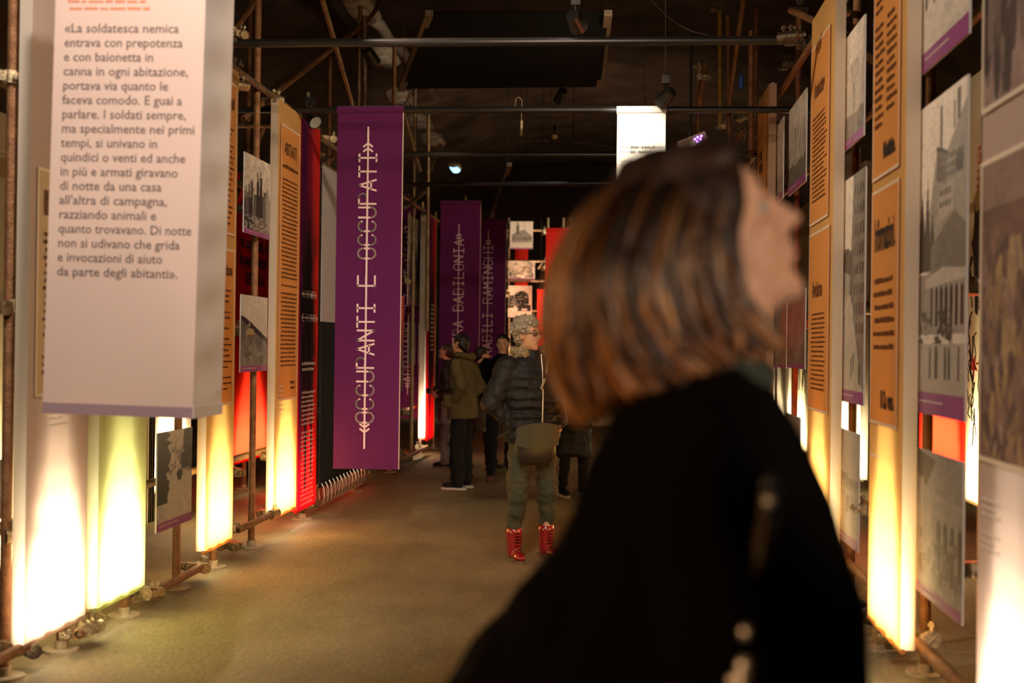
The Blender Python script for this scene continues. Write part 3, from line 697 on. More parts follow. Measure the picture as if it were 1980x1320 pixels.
smalltext(t, fr, [((.06, .98, .2, 1.08, .03, 6), dict(fill=.3, ragged=.5))], 'ink_white', 'caption_text')
y0, y1 = W_(533, 577); t, fr = lightbox('ochre lit banner with one long orange notice, next to the red and black banner', -1, XL, y0, y1, ZB+.02, ZT+.02, 'ochre_fabric', seed=4, color=(1,.86,.5))
wd = y1-y0; a, b = zf(XL,555,245)-ZB-.02, zf(XL,555,772)-ZB-.02
sheet(t, fr, .05, b, wd-.05, a, 'orange_sheet', th=.013)
text(fr, 'ABITANTI', .14, a-.22, .14, M['ink'], t, 'notice_title', width=wd-.28)
smalltext(t, fr, [((.09, a-.34, wd-.09, a-.27, .05, 4), dict(fill=.5, ragged=.02)), ((.09, b+.24, wd-.09, a-.38, .032, 9), dict(fill=.36, ragged=.1)), ((wd-.24, b+.05, wd-.10, b+.16, .04, 2), dict(fill=.5))], 'ink_brown')
smalltext(t, fr, [((.07, .72, .22, 1.0, .035, 6), dict(fill=.3, ragged=.5))], 'ink_white', 'caption_text')
y0, y1 = W_(577.5, 613); t, fr = lightbox('red, purple and black lit banner with white text, left row', -1, XL, y0, y1, ZB-.02, ZT, 'red_fabric', seed=5, sidem='red_fabric', color=(1,.82,.6), power=.7)
wd = y1-y0; picture(fr, 0, .0, wd, fr.H, 'fire', 21, t, 40, 160, .0005, 'print', 'picture_print')
v = zf(XL,590,575)-fr.O.z
strokes(fr, 'OCCUPANTI', .10, v, .055, .042, M['ink_white'], t, name='white_title', th=.14, ext=.2)
strokes(fr, 'E OCCUPATI', .10, v-.19, .055, .042, M['ink_white'], t, name='white_title', th=.14, ext=.2)
smalltext(t, fr, [((.06, v-.62, wd-.06, v-.50, .045, 4), dict(fill=.5, ragged=.2)), ((.06, v-1.68, wd-.08, v-.74, .036, 15), dict(fill=.5, ragged=.12, o=.005))], 'ink_white')

# projection screen standing after them
y0, y1 = Yof(621, XL-.02), Yof(745, XL-.02); X = XL-.02
t = thing('projection_screen', 'grey-white projection screen laced above a ribbed black board, behind the big purple banner', 'screen', (X, y0, .3))
zs, zt2, zb2 = zf(X,630,622), zf(X,625,316), zf(X,625,940)
mb = MB(); mb.box((X-.012,y0,zs),(X,y1,zt2)); mb.build('screen_cloth', M['screen'], t)
mb = MB()
k = int((y1-y0)/.03)
for i in range(k): y = y0+(y1-y0)*i/k; mb.box((X-.012,y,zb2),(X+.002,y+.012,zs)); mb.box((X-.012,y+.012,zb2),(X-.005,y+.03,zs))
mb.build('black_board', M['black_panel'], t)
mb = MB(); mb.tube((X,y0,zt2),(X,y1,zt2),.012,8); mb.build('top_bar', M['brass'], t)
for i in range(13):
    y = y0+.06+i*.13
    if y > y1: break
    pts = [Vector((X+.045*math.cos(a)-.012, y+.015*math.sin(a/2), (zb2+lz)/2+.0+(abs(zb2-lz)/2+.035)*math.sin(a))) for a in [q*2*math.pi/10 for q in range(10)]]
    mb = MB(); mb.path(pts+[pts[0]], .005, 5); mb.build('lacing_loop', M['metal'], t)
# far part of the left row
y0, y1 = Yof(819, XL-.03), Yof(827, XL-.03)
t, fr = lightbox('thin white glowing banner past the big purple banner, left row', -1, XL-.03, Yof(819, XL-.03), Yof(827.5, XL-.03), .25, 3.2, 'white_fabric', seed=6, color=(1,.9,.7))
y0, y1 = Yof(828, XL), Yof(840, XL)
t, fr = lightbox('farthest dark red lit banner with small white writing, end of the left row', -1, XL, y0, y1, .22, 3.2, 'red_fabric', seed=7, power=.6, sidem='red_fabric')
wd = y1-y0; picture(fr, 0, 0, wd, fr.H, 'fire', 33, t, 24, 80, .0005, 'print', 'picture_print')
smalltext(t, fr, [((.12, 1.05, wd-.1, 1.85, .06, 4), dict(fill=.5, ragged=.15)), ((.12, 2.0, wd-.4, 2.04, .04, 4), dict(fill=.5)), ((.12, 2.2, wd-.4, 2.34, .07, 4), dict(fill=.6))], 'ink_white')
# second line of lit banners behind the left row
X2 = -3.6
t, fr = lightbox('red lit banner with black lettering, set back behind the two small photographs', -1, X2, Yof(452, X2), Yof(522, X2), .34, 3.1, 'red_fabric', seed=8, color=(1,.72,.32), sidem='red_fabric')
v = zf(X2,480,462)-.34; d = Yof(457, X2)-Yof(452, X2)+.05
for s_, py, wx in (('te, spopolata, di',470,.86),('la pace tedesca!',503,.80),('GERMANIA',540,.62),('rendere grande',575,.8),('ITALIANI',700,.6)):
    text(fr, s_, d if s_ != 'GERMANIA' else d+.16, zf(X2,480,py)-.34-.05, .16, M['ink'], t, 'black_lettering', width=wx, bold=.006)
smalltext(t, fr, [((d, .98, d+.3, 1.02, .03, 4), dict(fill=.4))], 'ink_white', 'caption_text')
t, fr = lightbox('yellowish lit banner set back behind the nearest rusty post on the far left', -1, X2+.3, Yof(-40, X2+.3), Yof(33, X2+.3), .25, zf(X2+.3,25,225), 'cream_fabric', seed=9)
mb = MB(); fr.border(mb, .06, 1.35, fr.W-.03, fr.H-.2, .018, .002); mb.build('white_border', M['frame_line'], t)
t, fr = lightbox('cream lit banner set back behind the small tree photograph', -1, X2, Yof(296, X2), Yof(372, X2), .3, 2.9, 'white_fabric', seed=10)
t = thing('dark_panel', 'narrow dark board with thin vertical bars beside the pale green banner', 'panel', (-2.9, Yof(289,-2.9), .3))
for i, px in enumerate((289, 293, 297, 301)):
    y = Yof(px, -2.9); mb = MB(); mb.box((-2.93,y,.35),(-2.9,y+.012,3.0)); mb.build('bar', M[('white_board','black_panel','black_tube','black_panel')[i]], t)
mb = MB(); mb.box((-2.96,Yof(290,-2.9),.35),(-2.94,Yof(302,-2.9),3.0)); mb.build('board', M['black_panel'], t)

# RIGHT ROW
def RW(a, b, X=XR): return (Yof(b, X), Yof(a, X))     # near, far from far px, near px
ZBR, ZTR = .27, 3.5
y0, y1 = RW(1893, 2035, 1.13); t, fr = lightbox('nearest greige banner at the right edge with two framed crowd pictures, glowing at its foot', 1, 1.13, y0, y1, .12, 3.6, 'greige_fabric', seed=20, power=1.0, color=(1,.88,.7), sidem='white_fabric')
za = zf(1.13,1908,892)-.12; zb3 = zf(1.13,1908,312)-.12; zc3 = zf(1.13,1905,222)-.12
wd = y1-y0
picture(fr, .035, za+.012, wd-.05, zb3-.012, 'warpainting', 5, t, 90, 130, .001, 'print', 'framed_picture_print')
picture(fr, .035, zc3+.012, wd-.05, fr.H-.1, 'crowdprint', 6, t, 70, 120, .001, 'print', 'framed_picture_print')
mb = MB(); fr.border(mb, .022, za, wd-.03, zb3, .016, .0025); fr.border(mb, .022, zc3, wd-.03, fr.H-.08, .016, .0025); mb.build('white_border', M['frame_line'], t)
smalltext(t, fr, [((.06, zf(1.13,1915,1000)-.12, .26, zf(1.13,1915,955)-.12, .022, 4), dict(fill=.4, ragged=.5)), ((.06, zf(1.13,1915,1070)-.12, .26, zf(1.13,1915,1020)-.12, .022, 7), dict(fill=.4, ragged=.5))], 'ink_white', 'caption_text')
y0, y1 = RW(1682, 1746); t, fr = lightbox('ochre lit banner with two orange notices on the right, next to the castle photograph', 1, XR, y0, y1, ZBR, ZTR+.2, 'ochre_fabric', seed=21, color=(1,.86,.5), sidem='white_fabric')
wd = y1-y0
a0, a1 = fr.H-.02, zf(XR,1692,352)-ZBR
b0, b1 = zf(XR,1692,372)-ZBR, zf(XR,1692,818)-ZBR
sheet(t, fr, .035, a1, wd-.08, a0, 'orange_sheet'); sheet(t, fr, .035, b1, wd-.07, b0, 'orange_sheet')
smalltext(t, fr, [((.08, a1+.20, .26, a0-.05, .04, 3), dict(fill=.42, ragged=.3)), ((.30, a1+.24, wd-.12, a0-.05, .04, 13), dict(fill=.42, ragged=.3)),
                  ((.10, b1+.26, wd-.12, b0-.36, .058, 5), dict(fill=.36, ragged=.15))], 'ink_brown')
text(fr, 'Informazioni.', .11, b0-.27, .19, M['ink'], t, 'notice_title', width=wd-.24, bold=.006)
text(fr, 'Notizie.', wd*.42, a1+.08, .09, M['ink'], t, 'notice_title', width=wd*.35, bold=.006)
text(fr, 'Il Ca. som.', wd*.42, b1+.08, .10, M['ink'], t, 'notice_title', width=wd*.38, bold=.006)
smalltext(t, fr, [((.05, zf(XR,1690,890)-ZBR, .26, zf(XR,1690,868)-ZBR, .03, 4), dict(fill=.4))], 'ink_white', 'caption_text')
y0, y1 = RW(1562, 1607); t, fr = lightbox('ochre lit banner with two small orange notices on the right, middle of the row', 1, XR, y0, y1, ZBR, ZTR-.02, 'ochre_fabric', seed=22, color=(1,.86,.5))
wd = y1-y0; a0, a1 = zf(XR,1585,78)-ZBR, zf(XR,1590,425)-ZBR; b0, b1 = zf(XR,1590,442)-ZBR, zf(XR,1590,798)-ZBR
sheet(t, fr, .045, a1, wd-.11, a0, 'orange_sheet'); sheet(t, fr, .045, b1, wd-.06, b0, 'orange_sheet')
text(fr, 'Kundmachung', .18, a0-.32, .13, M['ink_brown'], t, 'notice_title', width=wd*.42, bold=.004)
text(fr, 'Avvisione', .18, b0-.38, .13, M['ink_brown'], t, 'notice_title', width=wd*.42, bold=.004)
smalltext(t, fr, [((.12, a1+.12, wd-.16, a0-.42, .027, 5), dict(fill=.36, ragged=.2)), ((.12, b1+.10, wd-.14, b0-.46, .027, 6), dict(fill=.36, ragged=.2, center=True))], 'ink_brown')
y0, y1 = RW(1460, 1481); t, fr = lightbox('farther ochre banner on the right with a pale notice, above the near woman\'s face', 1, XR, y0, y1, ZBR, 3.56, 'ochre_fabric', seed=23, color=(1,.86,.5), sidem='tan_fabric')
wd = y1-y0; sheet(t, fr, .05, .9, wd-.08, zf(XR,1475,205)-ZBR, 'orange_sheet', th=.01)
smalltext(t, fr, [((.12, 1.0, wd-.16, 2.5, .04, 5), dict(fill=.4, ragged=.2)), ((.2, 2.6, wd-.3, 2.85, .1, 5), dict(fill=.7, ragged=.2))], 'ink_brown')
XQ = 2.35
def back(label, a, b, py_t, py_b, m, seed, **k):
    y0, y1 = Yof(b, XQ), Yof(a, XQ); zt = zf(XQ,(a+b)/2,py_t); zb = max(.12, zf(XQ,(a+b)/2,py_b))
    return lightbox(label, 1, XQ, y0, y1, zb, zt, m, seed=seed, **k)
t, fr = back('cream lit banner with red lettering and a black beast, set back behind the castle photograph', 1868, 1925, 135, 978, 'cream_fabric', 30)
for s_, py in (('GERMANIA',325),('E BELGIO',368)):
    zz = zf(XQ,1880,py)-fr.O.z; text(fr, s_, -.0+.22, zz, .17, M['ink_red'], t, 'red_lettering', width=fr.W-.26)
mb = MB(); cu = fr.W*.36; zz = zf(XQ,1885,430)-fr.O.z
pts = [(-.05,.16),(-.02,.06),(.05,.07),(.11,.17),(.12,.02),(.10,-.10),(.14,-.24),(.07,-.42),(.05,-.62),(-.01,-.60),(-.03,-.40),(-.06,-.22),(-.10,-.13),(-.06,-.10),(-.04,.02)]
mb.v = [fr.p(cu+x, zz+y, .003) for x, y in pts]; mb.f = [tuple(range(len(pts)))[::-1]]; mb.build('beast_figure', M['ink'], t)
mb = MB(); g = random.Random(4)
for i in range(26):
    x, y = cu+g.uniform(-.18,.25), zz-g.uniform(.1,1.3); q = [fr.p(x,y,.003)]
    for k in range(5): x += g.uniform(-.05,.05); y -= g.uniform(.02,.09); q.append(fr.p(x,y,.003))
    mb.path(q, .004, 4)
o = mb.build('line_drawing', M['ink'], t); o['kind'] = 'stuff'
mb = MB(); c = fr.p(cu-.02, zz-.95, .003); mb.v = [c + fr.U*(.09 if i%2 else .03)*math.sin(i*math.pi/5) + fr.V*(.11 if i%2 else .035)*math.cos(i*math.pi/5) for i in range(10)]; mb.f = [tuple(range(10))[::-1]]; mb.build('red_mark', M['ink_red'], t)
smalltext(t, fr, [((.1, zf(XQ,1885,715)-fr.O.z, fr.W-.2, zf(XQ,1885,690)-fr.O.z, .05, 5), dict(fill=.4))], 'ink_red')
back('red lit banner glowing orange at its foot, set back between the castle and arcade photographs', 1778, 1862, 350, 893, 'red_fabric', 31, color=(1,.7,.3), sidem='red_fabric')
back('white lit banner set back behind the street photograph', 1622, 1648, 300, 905, 'white_fabric', 32)
back('narrow white lit banner set back just right of the street photograph', 1652, 1668, 320, 925, 'white_fabric', 33)
t, fr = back('cream lit banner with a line drawing of standing figures, set back near the woman\'s face', 1538, 1562, 400, 870, 'cream_fabric', 34)
mb = MB(); g = random.Random(9)
for i in range(12):
    x, y = g.uniform(.2,fr.W-.15), g.uniform(1.2,2.2); q = [fr.p(x,y,.003)]
    for k in range(6): x += g.uniform(-.05,.06); y -= g.uniform(.04,.14); q.append(fr.p(x,y,.003))
    mb.path(q, .006, 4)
o = mb.build('line_drawing', M['ink'], t); o['kind'] = 'stuff'
t, fr = back('white lit banner with a red stripe, farthest of those set back on the right', 1486, 1520, 470, 850, 'white_fabric', 35, power=.6)
mb = MB(); fr.q(mb, fr.W*.42, .1, fr.W*.55, fr.H-.3, .003); mb.build('red_stripe', M['ink_red'], t)
back('white lit banner set back behind the lower dark photographs on the right', 1522, 1534, 520, 860, 'white_fabric', 36)

# ------------------------------------------------------------------ photographs hung between the banners
def photo(label, side, X, pa, pb, ytop, ybot, kind, seed, cap=.09, w=44, h=60, gain=1.0, m='photo', group=None):
    """pa, pb: left and right edge; ytop, ybot: measured at the middle"""
    y0, y1 = sorted((Yof(pa, X), Yof(pb, X))); pm = (pa+pb)/2
    zt, zb = zf(X, pm, ytop), zf(X, pm, ybot); s = -side
    t = thing('photo_panel', label, 'photograph', (X, y0, zb), group)
    mb = MB(); mb.box((min(X, X-s*.008), y0, zb), (max(X, X-s*.008), y1, zt)); mb.build('board', M['white_board'], t)
    fr = sidefr(side, X, y0, y1, zb, zt); H_ = zt-zb
    picture(fr, 0, H_*cap, y1-y0, H_, kind, seed, t, w, h, .0012, m, gain=gain)
    if cap:
        mb = MB(); fr.q(mb, 0, 0, y1-y0, H_*cap, .0012); mb.build('caption_band', M['purple_band'], t)
        smalltext(t, fr, [((.03, H_*cap*.3, (y1-y0)*.7, H_*cap*.85, H_*cap*.3, seed), dict(fill=.3, o=.003))], 'ink_white', 'caption_text')
    return t
XP = -2.57
photo('photograph of ruined towers hung above the red banner, left row', -1, XP, 468, 518, 303, 455, 'ruins', 1, .06, w=60, h=90)
photo('photograph of a dark hillside under grey sky, hung below the ruined towers one', -1, XP, 465, 516, 572, 718, 'hill', 2, .08, w=60, h=90)
photo('photograph of trees by a path, hung low just left of the ochre banner', -1, -2.50, 307, 374, 831, 1016, 'trees', 3, .09, w=60, h=90)
photo('corner of a photograph low at the left edge behind the nearest rusty post', -1, -2.78, -60, 13, 893, 1010, 'dark', 4, .0)
photo('tall dark photograph of a ruined town just right of the big purple banner', -1, -2.66, 787, 823, 423, 592, 'ruins', 5, .05, gain=.7)
photo('long dim photograph half hidden by the right edge of the big purple banner', -1, -2.66, 758, 780, 570, 758, 'dark', 6, .06)
photo('left of two small dark photographs over the partly hidden purple banner', -1, -2.66, 789, 803, 623, 705, 'dark', 7, .06)
photo('right of two small dark photographs over the partly hidden purple banner', -1, -2.66, 810, 823, 625, 705, 'dark', 8, .06)
photo('large photograph cut by the top of the picture, with soldiers\' legs, right row', 1, 1.22, 1777, 1867, -230, 110, 'soldiers', 11, .115, w=60, h=90)
photo('tall photograph of a castle above an arcade, right row', 1, 1.22, 1773, 1866, 184, 806, 'castle', 12, .07, w=90, h=320, gain=1.05)
photo('photograph of a crowd before tall arches, hung low in the right row', 1, 1.22, 1775, 1865, 880, 1178, 'arcade', 13, .075, w=70, h=110)
photo('glossy photograph with lamp glare painted in, top of the right row', 1, 1.22, 1613, 1665, 72, 288, 'glare', 14, .08, w=50, h=90, m='photo_gloss', gain=1.2)
photo('photograph of a town street with house fronts, middle of the right row', 1, 1.22, 1614, 1670, 345, 778, 'street', 15, .055, w=60, h=140)
photo('photograph of a long barracks with a gateway, hung below the street one', 1, 1.22, 1615, 1663, 832, 1052, 'barracks', 16, .09, w=60, h=90)
photo('silvery photograph with its sheen painted in, farther of the upper pair on the right', 1, 1.22, 1484, 1510, 250, 398, 'glare', 17, .1, m='photo_gloss', gain=1.2)
photo('silvery photograph with its sheen painted in, nearer of the upper pair on the right', 1, 1.22, 1521, 1554, 200, 368, 'glare', 18, .1, m='photo_gloss', gain=1.2)
photo('brownish dark photograph, farther of the lower pair beside the woman\'s chin', 1, 1.22, 1490, 1520, 590, 710, 'dark', 19, .05)
photo('bluish dark photograph, nearer of the lower pair beside the woman\'s chin', 1, 1.22, 1522, 1556, 562, 712, 'dark', 20, .05, gain=.9)
photo('small plain grey photograph low on the right, partly behind the black coat', 1, 1.22, 1520, 1548, 803, 878, 'hill', 22, .0, gain=.6)

# ------------------------------------------------------------------ banners facing the camera
# quotation banner, a hanging fabric box turned a little in its plane
Yq = 4.0; a = pY(82, 797, Yq); U = (pY(372, 808, Yq)-a); wq = U.length; U.normalize(); V = Vector((0,1,0)).cross(U)*-1
if V.z < 0: V = -V
Hq = 1.53 + .40
t = thing('quotation_banner', 'near hanging pale banner with a long Italian quotation in grey letters', 'banner', a)
fr = Fr(a, U, V, wq, Hq); dq = .30
def sway(u, v): return 0
mb = MB(); nu, nv = 16, 60
for j in range(nv+1):
    for i in range(nu+1): u, v = wq*i/nu, Hq*j/nv; mb.v.append(fr.p(u, v, sway(u, v)))
for j in range(nv):
    for i in range(nu): k = j*(nu+1)+i; mb.f.append((k,k+1,k+nu+2,k+nu+1))
mb.build('front_cloth', M['quote_fabric'], t, smooth=True)
mb = MB(); B = -fr.N*dq
def sidewall(u, mname, nm):
    mb = MB(); n2 = 6
    for j in range(nv+1):
        for i in range(n2+1): mb.v.append(fr.p(u+.004*math.sin(j*.9)*math.sin(math.pi*i/n2), Hq*j/nv) + B*(i/n2))
    for j in range(nv):
        for i in range(n2): k = j*(n2+1)+i; mb.f.append((k,k+1,k+n2+2,k+n2+1))
    mb.build(nm, M[mname], t, smooth=True)
sidewall(wq, 'quote_side', 'side_cloth'); sidewall(0, 'quote_side', 'side_cloth')
mb = MB(); mb.quad(fr.p(0,0)+B, fr.p(wq,0)+B, fr.p(wq,Hq)+B, fr.p(0,Hq)+B); mb.build('back_cloth', M['quote_side'], t)
mb = MB(); mb.obox(fr.p(wq/2,.018,.0), U*wq/2, fr.N*.004, V*.02); mb.build('bottom_hem', M['hem_pink'], t)
mb = MB(); mb.obox(fr.p(wq+.001,.02)+B*.5, fr.N*dq/2, U*.004, V*.022); mb.build('side_hem', M['quote_side'], t)
lines = ["«La soldatesca nemica","entrava con prepotenza","e con baionetta in","canna in ogni abitazione,","portava via quanto le","faceva comodo. E guai a","parlare. I soldati sempre,","ma specialmente nei primi","tempi, si univano in","quindici o venti ed anche","in più e armati giravano","di notte da una casa","all'altra di campagna,","razziando animali e","quanto trovavano. Di notte","non si udivano che grida","e invocazioni di aiuto","da parte degli abitanti»."]
ends = [353,359,301,367,328,356,361,376,306,358,343,311,322,300,368,345,312,340]
starts = [132,130,128,126,125,124,122,120,119,117,116,114,113,112,111,110,109,107]
pxw = wq/290.0
for i, s_ in enumerate(lines):
    vb = pY(120, 60+27.65*i, Yq)
    v = (vb-a).dot(V)
    text(fr, s_, .038, v-.005, .048, M['ink_grey'], t, 'text_line', width=(ends[i]-starts[i])*pxw, bold=.0006, o=.0004)
mb = MB(); blocks(fr, mb, .038, (pY(120,32,Yq)-a).dot(V), wq*.72, (pY(120,-8,Yq)-a).dot(V), .026, 3, fill=.4, o=.0004); o = mb.build('caption_text', M['ink_orange'], t); o['kind'] = 'stuff'
mb = MB(); mb.tube(fr.p(-.02,Hq-.01)+B*.5, fr.p(wq+.02,Hq-.01)+B*.5, .015, 10); mb.build('top_bar', M['black_tube'], t)
mb = MB(); mb.tube(fr.p(wq/2,Hq)+B*.5, fr.p(wq/2,Hq+.7)+B*.5, .004, 6); mb.build('hanging_wire', M['black_tube'], t)

def hung(name, label, cat, xl, xr, ytop, ybot, Y, m, edge=True, folds=.004):
    a, b = pY(xl, ybot, Y), pY(xr, ybot, Y); zt = pY((xl+xr)/2, ytop, Y).z; zb = (a.z+b.z)/2
    t = thing(name, label, cat, (a.x, Y, zb)); fr = Fr((a.x, Y, zb), (1,0,0), (0,0,1), b.x-a.x, zt-zb)
    mb = MB(); nu, nv = 14, 40
    for j in range(nv+1):
        for i in range(nu+1): u, v = fr.W*i/nu, fr.H*j/nv; mb.v.append(fr.p(u, v, folds*math.sin(u*13+v)*math.sin(math.pi*i/nu)*(1-j/nv)-.002))
    for j in range(nv):
        for i in range(nu): k = j*(nu+1)+i; mb.f.append((k,k+1,k+nu+2,k+nu+1))
    mb.build('cloth', M[m], t, smooth=True)
    mb = MB(); mb.box((a.x, Y, zb), (b.x, Y+.012, zt)); 
    if m == 'purple_fabric': mb.build('backing', M[m], t)
    mb = MB(); mb.tube((a.x, Y, zb+.006), (b.x, Y, zb+.006), .009, 8); mb.build('bottom_hem', M[m], t)
    mb = MB(); mb.tube((a.x-.005, Y+.01, zt), (b.x+.005, Y+.01, zt), .03, 12); mb.build('top_sleeve', M[m], t)
    if edge: mb = MB(); mb.box((b.x, Y-.001, zb), (b.x+.006, Y+.012, zt)); mb.build('pale_edge', M['pale_edge'], t)
    return t, fr
Y1 = 8.7; s1 = Y1/FPX
t, fr = hung('purple_banner', 'big purple banner reading «OCCUPANTI E OCCUPATI» hung at the left of the aisle', 'banner', 644, 770, 212, 906, Y1, 'purple_fabric')
u = .5*fr.W; v0 = (pY(706, 807, Y1)-fr.O).z
strokes(fr, 'OCCUPANTI E OCCUPATI', 0, v0, 34*s1, 26.85*s1, M['pink_letter'], t, rot=True, cu=u-.012, o=.006, th=.11, ext=1.25)
t, fr = hung('purple_banner', 'far purple banner reading VERA BABILONIA», left of the two behind the visitors', 'banner', 847, 924, 392, 815, 14.3, 'purple_fabric')
s2 = 14.3/FPX; v0 = (pY(886, 724, 14.3)-fr.O).z
strokes(fr, 'UNA VERA BABILONIA', 0, (pY(886, 469, 14.3)-fr.O).z-17*15.9*s2, 19.5*s2, 15.9*s2, M['pink_letter'], t, rot=True, cu=fr.W*.47, o=.008, ext=1.25)
t, fr = hung('purple_banner', 'far purple banner reading RABILI RAMINGHI», right of the two behind the visitors', 'banner', 906, 974, 426, 812, 15.6, 'purple_fabric')
s2 = 15.6/FPX
strokes(fr, 'MISERABILI RAMINGHI', 0, (pY(940, 479, 15.6)-fr.O).z-18*14.65*s2, 18*s2, 14.65*s2, M['pink_letter'], t, rot=True, cu=fr.W*.5, o=.008, ext=1.25)
t, fr = hung('purple_banner', 'purple banner half hidden by small photographs, its writing starting «ARRIVANO', 'banner', 757, 818, 404, 808, 15.2, 'purple_fabric', edge=False)
s2 = 15.2/FPX
strokes(fr, 'ARRIVANO GLI ITALIANI', 0, (pY(787, 733, 15.2)-fr.O).z, 18.5*s2, 14.9*s2, M['pink_letter'], t, rot=True, cu=fr.W*.5, o=.008, ext=1.0)
t, fr = hung('name_banner', 'small white banner glaring under a spotlight, reading DON CARLO DE NARDI, above the woman\'s head', 'banner', 1191, 1285, 212, 420, 8.7, 'white_fabric', edge=False)
s1 = 8.7/FPX
for k, (s_, py) in enumerate((('DON CARLO',287.5),('DE NARDI',296.5))):
    v = (pY(1238, py, 8.7)-fr.O).z
    strokes(fr, s_, fr.W*.31, v, 5.2*s1, 5.2*s1, M['ink'], t, line=False, o=.005, th=.16)
    mb = MB(); fr.q(mb, .02, v+2.3*s1, fr.W*.97, v+3*s1, .006); mb.build('strike_line', M['ink'], t)
smalltext(t, fr, [((.03, v-.30, fr.W*.8, v-.05, .014, 4), dict(fill=.4))], 'ink_grey')

# three far photographs with a red banner behind them
for (a_, b_, yt, yb, kind, sd, cap, lab) in ((986,1030,428,481,'church',41,.04,'far photograph of a town with a church spire, topmost of three'),
        (982,1034,504,541,'wagons',42,.07,'far photograph of carts and people, middle of three'), (982,1028,552,614,'group',43,.02,'far photograph of men crowded on a truck, lowest of three')):
    Y = 21; p0, p1 = pY(a_, yb, Y), pY(b_, yb, Y); zt = pY((a_+b_)/2, yt, Y).z
    t = thing('photo_panel', lab, 'photograph', p0); fr = Fr((p0.x,Y,p0.z),(1,0,0),(0,0,1),p1.x-p0.x,zt-p0.z)
    mb = MB(); mb.box((p0.x,Y+.001,p0.z),(p1.x,Y+.015,zt)); mb.build('board', M['white_board'], t)
    picture(fr, 0, fr.H*cap, fr.W, fr.H, kind, sd, t, 60, 60, .002, gain=1.2)
    mb = MB(); fr.q(mb,0,0,fr.W,fr.H*cap,.002); mb.build('caption_band', M['purple_band'], t)
def redhang(label, xl, xr, yt, yb, Y, lamp=0):
    t, fr = hung('red_banner', label, 'banner', xl, xr, yt, yb, Y, 'red_fabric', edge=False)
    for u in (.06, fr.W-.06): mb = MB(); mb.tube(fr.p(u,fr.H,-.01), fr.p(u,fr.H,-.01)+Vector((0,0,2.55+3.9*math.sqrt(1-((fr.O.x+u-XC)/HW)**2)-fr.O.z-fr.H)), .004, 6); mb.build('hanging_wire', M['black_tube'], t)
    if lamp:
        l = bpy.data.lights.new('banner_lamp','AREA'); l.energy=lamp; l.size=.5; l.color=(1,.6,.35)
        o = bpy.data.objects.new('banner_lamp', l); COL.objects.link(o); o.parent=t; o.location=(fr.W/2,.25,.15); o.rotation_euler=(math.radians(125),0,0)
redhang('narrow red banner seen between the three far photographs', 994, 1019, 470, 650, 21.6, 30)
redhang('far red banner hanging beside the near woman\'s hair', 1054, 1110, 444, 602, 19.5, 40)
redhang('lower far red banner glowing at its top, behind the grey-haired woman', 1037, 1110, 562, 730, 20.4, 70)

# ------------------------------------------------------------------ things up in the vault
for (pts, Y, lab) in (([(830,25),(1176,25),(1160,168),(776,172)], (5.9,7.2), 'near black fabric panel stretched under the vault between two battens'),
                      ([(985,318),(1245,318),(1245,421),(950,421)], (12.0,14.0), 'second black fabric panel under the vault, behind the woman\'s head')):
    zz = 3.62 if pts[0][1] < 100 else 3.35
    a, b, c, d = [pZ(*q, 0) for q in pts] if 0 else [None]*4
    def up(px, py, Z): dd = ray(px, py); return EYE + dd*((Z-EYE.z)/dd.z)
    tl = up(pts[0][0], pts[0][1], zz+.28); tr = up(pts[1][0], pts[1][1], zz+.28); br = up(pts[2][0], pts[2][1], zz); bl = up(pts[3][0], pts[3][1], zz)
    # the lower picture edge is the farther one
    t = thing('ceiling_panel', lab, 'panel', (bl+br)/2)
    mb = MB(); n2 = 12
    for e in (0, .012):
        for j in range(n2+1):
            for i in range(9):
                p = (tl.lerp(tr, i/8)).lerp(bl.lerp(br, i/8), j/n2); p.z -= .05*math.sin(math.pi*j/n2) - e; mb.v.append(p)
    q = 9*(n2+1)
    for e in (0, q):
        for j in range(n2):
            for i in range(8): k = e+j*9+i; f = (k,k+1,k+10,k+9); mb.f.append(f if e else f[::-1])
    mb.build('black_cloth', M['black'], t, smooth=True)
    for p0, p1 in ((tl, bl), (tr, br)):
        dirn = (p1-p0)*.5; mb = MB(); mb.obox((p0+p1)/2 + Vector((0,0,.0)), dirn, (.03,0,0), (0,0,.022)); mb.build('batten', M['wood'], t)
        for f in (.1, .9):
            p = p0.lerp(p1, f); mb = MB(); mb.tube(p, p+Vector((0,0,1.6)), .003, 5); mb.build('wire', M['black_tube'], t)

def lamp_at(px, py, k, lit=False):
    X = -2.9; sc_ = .6 if lit else 1; p = pX(px, py, X); y = p.y
    t = thing('vault_lamp', ['nearest','second','third','fourth','fifth','farthest'][k]+' grey lamp housing in the row running back under the vault, upper left', 'lamp', p)
    mb = MB(); hw, hl, hh = .17*sc_, .34*sc_, .085*sc_
    secs = []
    for f, sw, sz in ((-1,.72,.6),(-.9,.95,.9),(-.5,1,1),(.5,1,1),(.9,.95,.85),(1,.6,.5)):
        secs.append((p+Vector((0, f*hl, .0)), Vector((hw*sw,0,0)), Vector((0,0,hh*sz))))
    mb.loft(secs, 16); mb.build('housing', M['grey_housing'], t, smooth=True)
    mb = MB(); mb.loft([(p+Vector((0,-hl*.85,-hh*.85)), Vector((hw*.7,0,0)), Vector((0,0,.03))), (p+Vector((0,hl*.6,-hh*.9)), Vector((hw*.75,0,0)), Vector((0,0,.05)))], 14); mb.build('lens', M['blue_led' if lit else 'lens'], t, smooth=True)
    mb = MB(); mb.box(p+Vector((-hw*.9,-.03,hh*.3)), p+Vector((hw*.9,.03,hh*1.1))); mb.build('clip', M['brass'], t)
    return t
for k, q in enumerate(((700,18),(741,108),(775,190),(812,236),(837,270),(880,322))): lamp_at(*q, k, lit=(k == 5))
